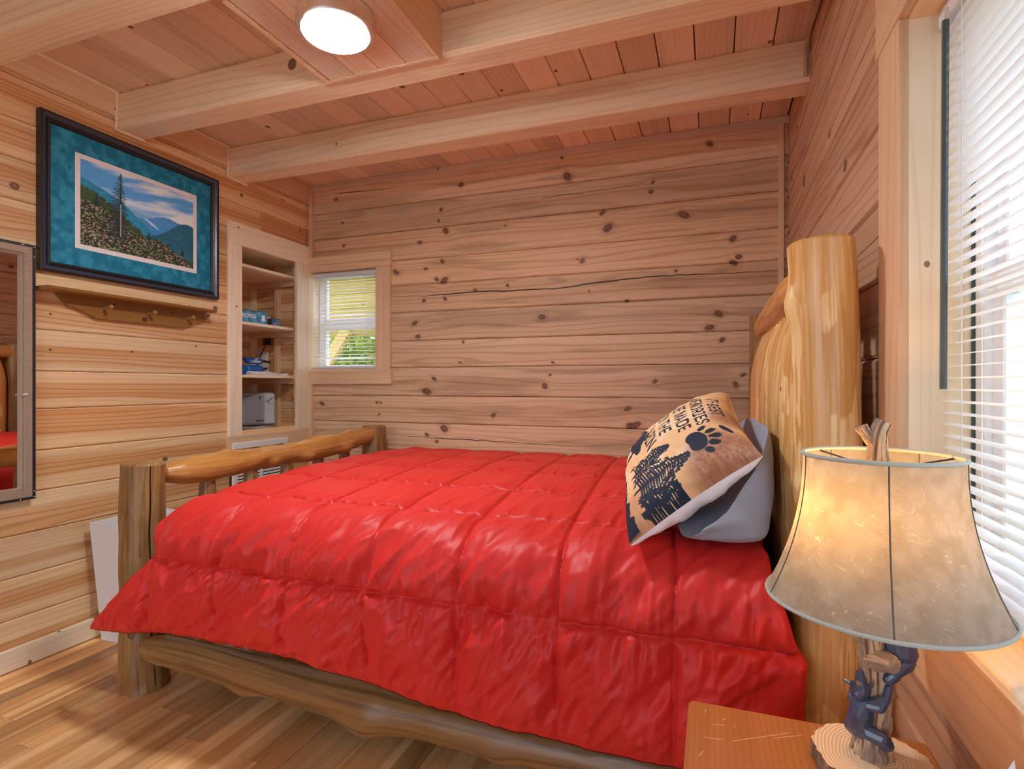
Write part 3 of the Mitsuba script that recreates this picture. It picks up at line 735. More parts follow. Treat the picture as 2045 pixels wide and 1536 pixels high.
    # hem waviness
    Zg = Zg + .012 * (meshkit.fbm(bst(X * 5, 0 * X, 0 * X), 2, 5) - .5) * sd
    v = bst(X, Yg, Zg).reshape(-1, 3)
    f = grid_faces(nv, nu)
    n = vnormals(v, f)
    if n[(nv // 3) * nu + nu // 2][2] < 0:
        f = f[:, ::-1]; n = -n
    v = v + n * d.reshape(-1, 1)
    inner = v - n * .012
    idx = np.arange(nv * nu).reshape(nv, nu)
    loop = np.r_[idx[0, :-1], idx[:-1, -1], idx[-1, :0:-1], idx[:0:-1, 0]]
    l2 = np.roll(loop, -1); N = len(v)
    rim = np.vstack([np.c_[loop, l2, l2 + N], np.c_[loop, l2 + N, loop + N]])
    # the rim turns the same way round as the upper sheet
    e = {(int(a), int(b)) for t in f[:2 * nu] for a, b in zip(t, np.roll(t, -1))}
    if (int(loop[0]), int(l2[0])) in e:
        rim = rim[:, ::-1]
    return np.vstack([v, inner]), np.vstack([f, f[:, ::-1] + N, rim])
cv, cf = comforter()
M['red_cloth'] = principled((.58, .026, .022), .48, .28, sheen=.35, sheen_tint=.7)
add('comforter', (cv, cf), 'red_cloth', smooth=True, label='bright red box-quilted comforter spread over the log bed', cat='comforter')

# ------------------------------------------------------------------ pillows
def pillow(NB, NT, FB, FT, tf, tb, seed, nu, nv, wr=.010):
    """two sheets over a bilinear patch; a runs far -> near (print's left to right), b bottom -> top. Returns front (v, f, a, b) and back (v, f)."""
    NB, NT, FB, FT = map(lambda q: np.asarray(q, float), (NB, NT, FB, FT))
    a, b = np.meshgrid(np.linspace(-1, 1, nu), np.linspace(-1, 1, nv), indexing='ij')
    pin = 1 - .07 * (1 - b ** 2) * np.abs(a) ** 2
    pib = 1 - .07 * (1 - a ** 2) * np.abs(b) ** 2
    A, B = (a * pin + 1) / 2, (b * pib + 1) / 2
    P = ((1-A)*(1-B))[..., None] * FB + (A*(1-B))[..., None] * NB + ((1-A)*B)[..., None] * FT + (A*B)[..., None] * NT
    up = unit((NT + FT) - (NB + FB)); rt = unit((NB + NT) - (FB + FT))
    nrm = unit(np.cross(rt, up))
    prof = ((1 - a ** 2) * (1 - b ** 2)).clip(0) ** .38
    rim = np.maximum(np.abs(a), np.abs(b))
    w = meshkit.fbm(np.stack([a * 3, b * 2.4, 0 * a + seed], -1), 3, seed) - .5
    rad = meshkit.fbm(np.stack([np.arctan2(b, a) * 6, rim * 1.5, 0 * a + seed], -1), 2, seed + 4) - .5
    wrk = 2.6 * wr * w + 2.2 * wr * rad * sstep(.3, .95, rim) * (1 - sstep(.97, 1, rim))
    env = prof ** .5
    F = P + nrm * (tf * prof + wrk * env)[..., None]
    B_ = P - nrm * (tb * prof - .8 * wrk * env)[..., None]
    f = grid_faces(nu, nv)
    q = F.reshape(-1, 3)
    fn = np.cross(q[f[0][1]] - q[f[0][0]], q[f[0][2]] - q[f[0][0]])
    if np.dot(fn, nrm) < 0:
        f = f[:, ::-1]
    return q, f, a.ravel(), b.ravel(), B_.reshape(-1, 3), f[:, ::-1]

# print of the front pillow: polygons in centimetres, x to the right, y up, centre at 0
def text_poly(s, h, x, y, bold=True, lean=0):
    m = meshkit.text_mesh(s, h, .01, bold)
    top = m.faces[m.face_normals[:, 2] > .9]
    g = shapely.union_all([Polygon(m.vertices[t][:, :2]).buffer(1e-4) for t in top])
    g = affinity.translate(g, -(g.bounds[0] + g.bounds[2]) / 2, 0)
    return affinity.translate(affinity.rotate(g, lean, origin=(0, 0)), x, y)

def pine(x, y, h, w, seed):
    r = random.Random(seed); ps = [Polygon([(x - .5, y), (x + .5, y), (x + .12, y + h), (x - .12, y + h)])]
    k = int(h * .95)
    for i in range(k):
        t = (i + .8) / k; yy = y + h * (.12 + .86 * t)
        for sg in (-1, 1):
            L = w * (1 - t) ** .8 * r.uniform(.65, 1.1) + .5
            tip = (x + sg * L, yy - L * .25 + r.uniform(-.4, .5))
            ps.append(Polygon([(x, yy + .5), tip, (x, yy - .45)]))
            for j in range(5):
                u = r.uniform(.35, 1); bx, by = x + sg * L * u, yy - L * .25 * u
                ps.append(Polygon([(bx - .5, by + .3), (bx + .5, by + .2), (bx + sg * r.uniform(-.2, .9), by - r.uniform(.6, 1.9))]))
    return shapely.union_all(ps)

def ell(x, y, a, b, rot=0):
    return affinity.translate(affinity.rotate(affinity.scale(Point(0, 0).buffer(1, 24), a, b), rot), x, y)

ground = Polygon([(-33, -23), (33, -23), (33, -18.2)] + [(33 - i * 1.1, -18.4 + .6 * math.sin(i * 1.3) + .5 * math.sin(i * 3.7) - 1.2 * (i > 12)) for i in range(61)])
bear = affinity.translate(shapely.union_all([ell(-8, -9.5, 9, 4.6, 3), ell(.5, -8.6, 4.2, 3.8, -20), ell(4.2, -9.2, 2.6, 1.7, -14), ell(.8, -5.2, 1.1, 1.3), ell(-1.2, -5.0, 1.0, 1.2),
    Polygon([(-15.5, -10), (-11.5, -10), (-12.4, -19), (-15.6, -19)]), Polygon([(-11, -11), (-7.6, -11), (-8.6, -19), (-11, -19)]),
    Polygon([(-5, -11), (-1.6, -11), (-1.2, -19), (-4.0, -19)]), Polygon([(-1.5, -10), (1.8, -10), (3.2, -19), (.2, -19)])]), -2, -1.2)
paw = shapely.union_all([affinity.rotate(shapely.union_all([ell(0, 0, 4.4, 3.0), ell(-1.6, -1.0, 2.6, 2.2), ell(1.6, -1.0, 2.6, 2.2)]), 8),
    ell(-5.4, 2.7, 1.15, 1.7, 40), ell(-2.6, 4.9, 1.2, 1.9, 16), ell(.6, 5.4, 1.2, 1.9, -4), ell(3.6, 4.4, 1.2, 1.8, -22), ell(5.6, 2.0, 1.05, 1.6, -44)])
paw = affinity.translate(affinity.scale(paw, .98, .98, origin=(0, 0)), 22.8, 10.0)
dark_print = shapely.union_all([ground, bear, pine(25.5, -15.5, 22, 10.0, 4), pine(16.5, -15.5, 17, 7.5, 5), pine(32, -15.5, 15, 5, 8), pine(-27, -19, 27, 8, 6), pine(-20, -19, 18, 5.5, 7), paw,
    affinity.translate(affinity.rotate(affinity.scale(shapely.union_all([ell(0, 0, 3.4, .9)] + [Polygon([(i * .8 - 2.6, .3), (i * .8 - 2.2, -.3), (i * .8 - 3.4, 2.0)]) for i in range(6)]), 1, 1), 20), 20, 19.0),
    text_poly('THE BEST', 3.2, -1, 17.6), text_poly('MEMORIES', 4.1, -1, 11.8), text_poly('ARE MADE', 4.3, -1.5, 5.6), text_poly('IN THE', 4.3, -1, -.6), text_poly('CABIN', 4.6, 0, -6.8)])
q, f, a, b, bk, fb = pillow((-.178, 1.285, .713), (.100, 1.316, .926), (-.264, 1.930, .797), (.048, 1.990, 1.045), .112, .066, 3, 460, 320, .009)
px, py = a * 33, b * 23
shapely.prepare(dark_print)
inside = shapely.contains_xy(dark_print, px, py)
nz = meshkit.fbm(np.c_[px * .16, py * .16, 0 * px], 4, 2); nz2 = meshkit.fbm(np.c_[px * 1.6, py * 1.6, 0 * px], 3, 5)
base = np.outer(np.ones(len(px)), (.74, .47, .25))
pale = sstep(.42, .66, nz)[:, None]
base = base * (1 - pale * .6) + np.array((.82, .66, .48)) * pale * .6
brown = (sstep(.45, 1.0, np.hypot(px - 33, (py - 14) * 1.1) / 16 * -1 + 1.5) * (.55 + .45 * nz2))[:, None]
base = base * (1 - brown) + np.array((.26, .085, .050)) * brown
brown = (sstep(.45, 1.0, np.hypot(px - 10, (py - 22) * 1.3) / 11 * -1 + 1.4) * (.5 + .5 * nz2))[:, None]
base = base * (1 - brown) + np.array((.30, .11, .055)) * brown
brown = (sstep(.5, 1.0, np.hypot(px - 31, (py + 17) * 1.0) / 10 * -1 + 1.4) * (.4 + .5 * nz2))[:, None]
base = base * (1 - brown) + np.array((.50, .22, .12)) * brown
col = np.where(inside[:, None], np.array((.016, .024, .045)), base)
M['print_cloth'] = principled(VC, .7, .25, sheen=.2)
M['white_cloth'] = principled((.80, .82, .88), .7, .25, sheen=.2)
M['grey_cloth'] = principled((.27, .30, .36), .62, .3, sheen=.3)
p1 = thing('pillow', 'printed pillow with black pine trees, a paw print and lettering, leaning on the grey pillow', 'pillow')
add('printed_side', (q, f), 'print_cloth', p1, smooth=True, color=col)
add('white_back', (bk, fb), 'white_cloth', p1, smooth=True, label='plain white back of the pillowcase')
def grey_pillow():
    pts = np.array([(-.092, .699), (-.03, .694), (.08, .696), (.138, .712), (.149, .80), (.148, .90), (.138, .950), (.128, .905), (.098, .800), (.030, .720), (-.058, .702)])
    for _ in range(3):
        nx = np.roll(pts, -1, 0); pts = np.vstack([np.stack([.75 * a + .25 * b, .25 * a + .75 * b]) for a, b in zip(pts, nx)])
    m = len(pts); k = 110
    t = (1 - np.cos(np.linspace(0, np.pi, k))) / 2
    c = np.array((.030, .800)); v = np.zeros((k, m, 3))
    for i, q in enumerate(t):
        sc = max(1e-3, (1 - abs(2 * q - 1) ** 5)) ** .42
        p_ = c + (pts - c) * sc * (1 + .035 * (meshkit.fbm(np.c_[pts * 22, np.full(m, q * 8)], 3, 4) - .5)[:, None] * 2)
        hgt = (p_[:, 1] - .70) / .25
        y = 1.262 + q * .86 + .16 * np.clip(hgt, 0, 1.1) * (1 - q) * (1 - abs(2 * q - 1) ** 3 * .2)
        z = p_[:, 1] + .045 * sstep(1.28, 1.50, y) * (1 - .45 * np.clip(hgt, 0, 1)) + .015 * q
        x = np.minimum(p_[:, 0] - .045 * q * np.clip(hgt, 0, 1) * 0 - .03 * q, .149)
        v[i] = np.c_[x, y, z]
    v = v.reshape(-1, 3)
    f = []
    for i in range(k - 1):
        for j in range(m):
            a, b = i*m + j, i*m + (j+1) % m
            f += [(a, b, b+m), (a, b+m, a+m)]
    for o in (0, (k-1)*m):
        f += [(o, o+j, o+j+1) if o else (o, o+j+1, o+j) for j in range(1, m - 1)]
    q = trimesh.Trimesh(v, f, process=False)
    if q.volume < 0: q.invert()
    # soft creases pulled towards the near lower corner
    n = q.vertex_normals; w = q.vertices
    cr_ = meshkit.fbm(np.c_[np.arctan2(w[:, 2] - .71, w[:, 0] + .16) * 9, np.hypot(w[:, 2] - .71, w[:, 0] + .16) * 6, w[:, 1] * 3], 2, 8) - .5
    q.vertices = w + n * (.016 * cr_ * sstep(1.7, 1.3, w[:, 1]))[:, None]
    q.vertices[:, 0] = np.minimum(q.vertices[:, 0], .151)
    return q
p2 = add('pillow', grey_pillow(), 'grey_cloth', smooth=True, label='plain grey pillow propped against the log headboard', cat='pillow')

# ------------------------------------------------------------------ recessed shelves in the left wall
ns = thing('recessed_shelf', 'recessed pine shelf unit with pale trim in the left wall beside the small window', 'shelf')
y0, y1, z0, z1 = NI
XN = -2.940
for i, (za, zb) in enumerate(zip([.78, .93, 1.09, 1.25, 1.41, 1.57, 1.73], [.93, 1.09, 1.25, 1.41, 1.57, 1.73, 1.88])):
    board('back_board', V(XN, 2.28, (za + zb) / 2), Y_, Z_, X_, .68, zb - za - .002, .02, 'pine_panel', ns, c=.004)
    board('side_board', V(XN, 2.960, (za + zb) / 2 + .02), X_, Z_, -Y_, .205, zb - za - .002, .02, 'pine_panel', ns, c=.004)
    board('side_board', V(-2.70, 2.952, (za + zb) / 2 - .01), X_, Z_, -Y_, .178, zb - za - .002, .012, 'pine_panel', ns, c=.004)
    board('side_board', V(XN, 2.30, (za + zb) / 2), X_, Z_, Y_, .41, zb - za - .002, .02, 'pine_panel', ns, c=.004)
wbox('corner_post', (XN, XN + .034, 2.926, 2.960, .795, 1.80), 'z', 'pine_white', ns)
wbox('corner_post', (-2.735, -2.700, 2.928, 2.960, .795, 1.86), 'z', 'pine_trim', ns)
wbox('ceiling_board', (XN, XL - .03, 2.30, 2.96, 1.862, 1.88), 'y', 'pine_white', ns)
wbox('floor_board', (XN, XL - .004, 2.30, 2.96, .770, .790), 'y', 'pine_panel', ns)
for z in (1.762, 1.432, 1.128):
    wbox('shelf_board', (XN + .001, XL - .032, 2.322, 2.926, z - .009, z + .009), 'y', 'pine_white', ns, c=.002)
    wbox('cleat', (XN + .0, XN + .02, 2.322, 2.958, z - .045, z - .010), 'y', 'pine_trim', ns)
    wbox('cleat', (XN + .02, XL - .045, 2.905, 2.925, z - .045, z - .010), 'x', 'pine_trim', ns)
    wbox('cleat', (XN + .02, XL - .045, 2.322, 2.342, z - .045, z - .010), 'x', 'pine_trim', ns)
F0, F1 = XL - .0005, XL + .020
wbox('trim_board', (F0, F1, 2.318, 2.948, z1 - .002, 1.974), 'y', 'pine_white', ns, label='wide pale head board of the shelf trim')
wbox('trim_board', (F0, F1, 2.318, y0 + .002, .796, z1 - .003), 'z', 'pine_white', ns)
wbox('trim_board', (F0, F1, y1 - .002, 2.948, .796, z1 - .003), 'z', 'pine_white', ns)
wbox('trim_board', (F0, F1, 2.318, 2.948, .706, .795), 'y', 'pine_trim', ns)
add('wire_opening', trimesh.creation.box(bounds=[[-2.825, 2.9275, 1.345], [-2.775, 2.9405, 1.445]]), 'iron', ns)

# things on the shelves
def plane_text(txt, h, origin, right, up, mat, parent, depth=.0006, bold=True, name='lettering'):
    m = meshkit.text_mesh(txt, h, depth, bold)
    r_, u_ = unit(right), unit(up); n_ = np.cross(r_, u_)
    v = np.asarray(origin, float) + np.outer(m.vertices[:, 0], r_) + np.outer(m.vertices[:, 1], u_) + np.outer(m.vertices[:, 2], n_)
    return add(name, (v, m.faces), mat, parent)

def placed(m, loc, rz=0.0):
    m = m.copy() if not isinstance(m, tuple) else trimesh.Trimesh(m[0], m[1], process=False)
    M4 = trimesh.transformations.rotation_matrix(rz, [0, 0, 1]); M4[:3, 3] = loc
    m.apply_transform(M4)
    return m

M['blue_card'] = principled(lambda p, n, uv: mix((.10, .36, .58), (.04, .20, .40), smoothstep(.4, .6, noise(p.x * 60, p.y * 60, p.z * 30))), .4, .4)
M['white_print'] = principled((.82, .84, .86), .5, .3)
M['black_plastic'] = principled((.02, .02, .022), .35, .5)
M['tool_blue'] = principled((.012, .10, .42), .35, .5)
M['red_print'] = principled((.55, .05, .06), .5, .3)

def on_shelf(loc, rz):
    c, s = math.cos(rz), math.sin(rz)
    def tr(p):
        p = np.atleast_2d(np.asarray(p, float))
        return np.c_[loc[0] + p[:, 0]*c - p[:, 1]*s, loc[1] + p[:, 0]*s + p[:, 1]*c, loc[2] + p[:, 2]]
    return tr

# local frames: +x towards the room
bx = thing('carton', 'blue carton with white lettering on the middle shelf, half behind the trim', 'carton')
tr = on_shelf((-2.60, 2.545, 1.4412), -.12)
m = cbox(-.05, .05, -.125, .125, 0, .072, .004); m.vertices = tr(m.vertices); add('box_body', m, 'blue_card', bx)
m = cbox(-.045, .045, -.12, .10, .072, .0745, .001); m.vertices = tr(m.vertices); add('flap', m, 'black_plastic', bx)
plane_text('STRONG', .024, tr([.0505, -.095, .030])[0], tr([0, 1, 0])[0] - tr([0, 0, 0])[0], Z_, 'white_print', bx)
m = cbox(.0500, .0508, .082, .105, .018, .052, .0003); m.vertices = tr(m.vertices); add('panel', m, 'white_print', bx)
bk_ = thing('charger_box', 'small black box with a blue and red label on the middle shelf', 'box')
tr = on_shelf((-2.645, 2.775, 1.4412), -.45)
m = trimesh.convex.convex_hull(np.array([(x * (1 if z == 0 else .86), y * (1 if z == 0 else .92), z) for x in (-.045, .045) for y in (-.075, .072) for z in (0, .052)]))
m.vertices = tr(m.vertices); add('body', m, 'black_plastic', bk_)
pl = np.array([(.0450, .004), (.0405, .0505)])
def slab(pts, d):
    """thin prism from 4 points along d"""
    pts = np.asarray(pts, float); return trimesh.convex.convex_hull(np.vstack([pts, pts + d]))
def face_pt(y, t):
    return (pl[0][0] + (pl[1][0] - pl[0][0]) * t, y, pl[0][1] + (pl[1][1] - pl[0][1]) * t)
for (ya, yb2, ta, tb, mt) in ((.012, .066, .05, .95, 'blue_card'),):
    m = slab(tr([face_pt(ya, ta), face_pt(yb2, ta), face_pt(yb2, tb), face_pt(ya, tb)]), [.001, 0, 0]); add('label', m, mt, bk_)
m = slab(tr([face_pt(.018, .62), face_pt(.060, .70), face_pt(.060, .78), face_pt(.018, .70)]), [.0016, 0, 0]); add('stripe', m, 'black_plastic', bk_)
m = slab(tr([face_pt(.022, .10), face_pt(.060, .42), face_pt(.060, .62), face_pt(.022, .22)]), [.0016, 0, 0]); add('stripe', m, 'red_print', bk_)
m = slab(tr([face_pt(.022, .26), face_pt(.060, .64), face_pt(.060, .68), face_pt(.022, .32)]), [.0016, 0, 0]); add('stripe', m, 'white_print', bk_)
m = to_tm(Manifold.batch_hull([Manifold.sphere(.011, 14).translate((0, -.008, .058)), Manifold.sphere(.009, 14).translate((0, .012, .056))])); m.vertices = tr(m.vertices)
add('button', m, 'white_print', bk_, smooth=40)

tl = thing('battery_tool', 'bright blue battery tool with white lettering lying on the lower shelf', 'tool')
tr = on_shelf((-2.665, 2.665, 1.1375), -.10)
def hullm(sph, seg=20):
    return to_tm(Manifold.batch_hull([Manifold.sphere(r, seg).translate(c) for c, r in sph]))
for nm, sph, mt in (('battery', [((0, -.03, .090), .017), ((0, .062, .088), .017), ((.012, .055, .084), .016), ((.012, -.025, .084), .016)], 'tool_blue'),
                    ('body', [((0, -.075, .024), .022), ((0, .058, .030), .026), ((.008, .05, .036), .026), ((0, -.06, .036), .024)], 'tool_blue'),
                    ('grip', [((.01, -.095, .055), .020), ((.005, -.085, .030), .020)], 'tool_blue'),
                    ('terminal', [((0, .070, .090), .008), ((0, .135, .084), .007)], 'black_plastic'),
                    ('terminal', [((0, .075, .034), .010), ((0, .115, .044), .006)], 'black_plastic'),
                    ('belt_clip', [((-.015, -.10, .096), .012), ((-.015, -.03, .100), .008)], 'black_plastic')):
    m = hullm(sph); m.vertices = tr(m.vertices); add(nm, m, mt, tl, smooth=40)
m = cbox(.028, .032, -.05, -.035, .006, .050, .001); m.vertices = tr(m.vertices); add('strap', m, 'blue_card', tl)
d_ = tr([0, 1, 0])[0] - tr([0, 0, 0])[0]
plane_text('KOBALT', .0135, tr([.0292, .043, .0885])[0], -d_, -Z_, 'white_print', tl)
plane_text('24V', .009, tr([.0285, .022, .0985])[0], -d_, -Z_, 'white_print', tl)
plane_text('MAX', .008, tr([.0275, .034, .1065])[0], -d_, -Z_, 'white_print', tl)
pp = thing('paper_sheet', 'white paper sheet with a folded edge under the blue tool', 'paper')
m = trimesh.Trimesh(*[np.array(q) for q in ([(0, 0, 0), (.16, 0, .0), (.16, .27, 0), (0, .27, 0), (.16, 0, -.0008), (0, 0, -.0008), (0, .27, -.0008), (.16, .27, -.0008)], [(0,1,2),(0,2,3),(4,5,6),(4,6,7),(0,4,1),(0,5,4),(1,4,7),(1,7,2),(2,7,6),(2,6,3),(3,6,5),(3,5,0)])], process=False)
m = placed(m, (-2.70, 2.545, 1.1382), 0.04); add('sheet', m, 'white_print', pp)
m = trimesh.convex.convex_hull(np.array([(-2.535, 2.56, 1.139), (-2.545, 2.80, 1.139), (-2.62, 2.78, 1.160), (-2.61, 2.58, 1.161), (-2.625, 2.58, 1.139), (-2.63, 2.78, 1.139)])); add('folded_edge', m, 'white_print', pp)
m = hullm([((-2.59, 2.835, 1.1435), .005), ((-2.57, 2.87, 1.1445), .006)]); add('crumple', m, 'white_print', pp, smooth=40)
pt = thing('outlet_plate', 'white cover plate on the niche side above the lower shelf', 'outlet')
add('plate', cbox(-2.862, -2.778, 2.9200, 2.9270, 1.165, 1.300, .002), 'white_print', pt)
add('socket', cbox(-2.838, -2.802, 2.9180, 2.9205, 1.180, 1.215, .001), 'white_paint', pt)
add('socket', cbox(-2.838, -2.802, 2.9180, 2.9205, 1.240, 1.275, .001), 'white_paint', pt)
ht = thing('fan_heater', 'small grey ribbed fan heater on the bottom of the shelf recess', 'heater')
M['grey_plastic'] = principled((.33, .345, .36), .45, .4)
M['light_grey_plastic'] = principled((.50, .52, .53), .45, .4)
tr = on_shelf((-2.715, 2.745, .826), -.62)
m = rbox(-.065, .060, -.105, .105, 0, .205, .018, 16); m.vertices = tr(m.vertices); add('body', m, 'grey_plastic', ht, smooth=40)
for i in range(17):
    m = cbox(.058, .065, -.098 + i * .0083, -.094 + i * .0083, .014, .190, .0012); m.vertices = tr(m.vertices); add('rib', m, 'grey_plastic', ht)
m = rbox(-.05, .064, .040, .107, .006, .198, .012, 12); m.vertices = tr(m.vertices); add('control_panel', m, 'light_grey_plastic', ht, smooth=40)
kn = trimesh.creation.cylinder(.022, .012, sections=32); kn.apply_transform(trimesh.transformations.rotation_matrix(math.pi/2, [0, 1, 0])); kn.apply_translation((.069, .075, .160)); kn.vertices = tr(kn.vertices)
k_ = add('knob', kn, 'light_grey_plastic', ht, smooth=40)
m = cbox(-.002, .002, -.020, .020, 0, .004, .001); m.apply_transform(trimesh.transformations.rotation_matrix(.7, [0, 0, 1])); m.apply_transform(trimesh.transformations.rotation_matrix(math.pi/2, [0, 1, 0])); m.apply_translation((.075, .075, .160)); m.vertices = tr(m.vertices); add('knob__grip', m, 'black_plastic', ht)
m = cbox(.064, .0655, -.005, .040, .026, .034, .0005); m.vertices = tr(m.vertices); add('badge', m, 'black_plastic', ht)
m = cbox(.064, .0660, .014, .022, .160, .185, .0005); m.vertices = tr(m.vertices); add('indicator', m, 'black_plastic', ht)
M['cord_grey'] = principled((.42, .42, .42), .5, .3)
th = np.linspace(0, 2*np.pi*4.2, 150)
pts = np.c_[.088 * np.cos(th) + .006*np.sin(3.1*th), .105 * np.sin(th), -.026 + .019 * th / th[-1] + .002*np.sin(5*th)]
add('power_cord', tube(tr(pts), .0042, 8), 'cord_grey', ht, smooth=50)
# a loose black cord hanging from the wire opening
add('black_cord', tube([(-2.80, 2.922, 1.365), (-2.808, 2.918, 1.32), (-2.835, 2.912, 1.27), (-2.855, 2.905, 1.225), (-2.850, 2.90, 1.17), (-2.80, 2.895, 1.146), (-2.74, 2.88, 1.1425)], .0035, 8), 'black_plastic',
    smooth=50, label='thin black cord hanging from the wire hole down to the lower shelf', cat='cord')

# wall heater grille below the niche
wh = thing('wall_heater', 'white slotted heater grille in the left wall behind the log footboard', 'wall heater')
G0, G1 = XL + .0205, XL + .030
bar('cover', (XL + .0005, G0 + .002, 2.335, 2.740, .30, .752), 'iron', wh, c=.002)
bar('rim', (G0, G1 + .004, 2.330, 2.747, .722, .758), 'white_paint', wh)
bar('rim', (G0, G1 + .004, 2.330, 2.747, .290, .322), 'white_paint', wh)
bar('rim', (G0, G1 + .004, 2.330, 2.362, .322, .722), 'white_paint', wh)
bar('rim', (G0, G1 + .004, 2.713, 2.747, .322, .722), 'white_paint', wh)
bar('mullion', (G0, G1 + .002, 2.530, 2.547, .322, .722), 'white_paint', wh)
z = .722 - .020; zi = 0
while z > .33:
    for a, b in ((2.362, 2.530), (2.547, 2.713)):
        bar('louver', (G0 + .001, G1, a, b, z - .005, z + .006), 'white_paint', wh, c=.002)
    z -= .0175
# ------------------------------------------------------------------ framed picture
pf = thing('framed_picture', 'framed mountain landscape print with a wide teal mat on the left wall', 'picture')
FY0, FY1, FZ0, FZ1 = 1.412, 2.243, 1.528, 2.160
M['frame_navy'] = principled((.035, .050, .085), .3, .5, clearcoat=.5)
M['frame_black'] = principled((.012, .010, .011), .3, .5, clearcoat=.5)
def mitre_frame(name, y0, y1, z0, z1, prof, xb, mat, parent):
    """prof: (inset, height) outline; four mitred rails, each its own part"""
    prof = np.asarray(prof, float); k = len(prof)
    def cor(i, h, c):
        yy = (y0 + i, y1 - i)[c in (1, 2)]; z_ = (z0 + i, z1 - i)[c in (2, 3)]
        return (xb + h, yy, z_)
    for c in range(4):
        c2 = (c + 1) % 4
        v = [cor(i, h, c) for i, h in prof] + [cor(i, h, c2) for i, h in prof]
        f = []
        for j in range(k):
            a, b = j, (j + 1) % k
            f += [(a, b, b + k), (a, b + k, a + k)]
        for j in range(1, k - 1):
            f += [(0, j + 1, j), (k, k + j, k + j + 1)]
        m = trimesh.Trimesh(v, f, process=False)
        if m.volume < 0:
            m.invert()
        add(name, m, mat, parent)
mitre_frame('frame_rail', FY0, FY1, FZ0, FZ1, [(0, 0), (0, .026), (.003, .030), (.009, .030), (.009, 0)], XL + .001, 'frame_black', pf)
mitre_frame('frame_rail', FY0, FY1, FZ0, FZ1, [(.009, 0), (.009, .029), (.014, .027), (.022, .021), (.026, .019), (.026, 0)], XL + .001, 'frame_navy', pf)
mitre_frame('frame_rail', FY0, FY1, FZ0, FZ1, [(.026, 0), (.026, .024), (.031, .027), (.036, .024), (.042, .015), (.042, 0)], XL + .001, 'frame_black', pf)
M['teal_mat'] = principled(lambda p, n, uv: mix((.008, .18, .31), (.030, .30, .46), smoothstep(.3, .75, fbm(p.y * 38, p.z * 38, 2, 4))), .6, .3)
M['picture_mat'] = principled((.80, .80, .82), .7, .2)
bar('mat_board', (XL + .001, XL + .0120, FY0 + .036, FY1 - .036, FZ0 + .036, FZ1 - .036), 'teal_mat', pf, c=.0005)
PY0, PY1, PZ0, PZ1 = 1.546, 2.121, 1.645, 2.041
bar('inner_mat', (XL + .0122, XL + .0128, PY0, PY1, PZ0, PZ1), 'picture_mat', pf, c=.0002)
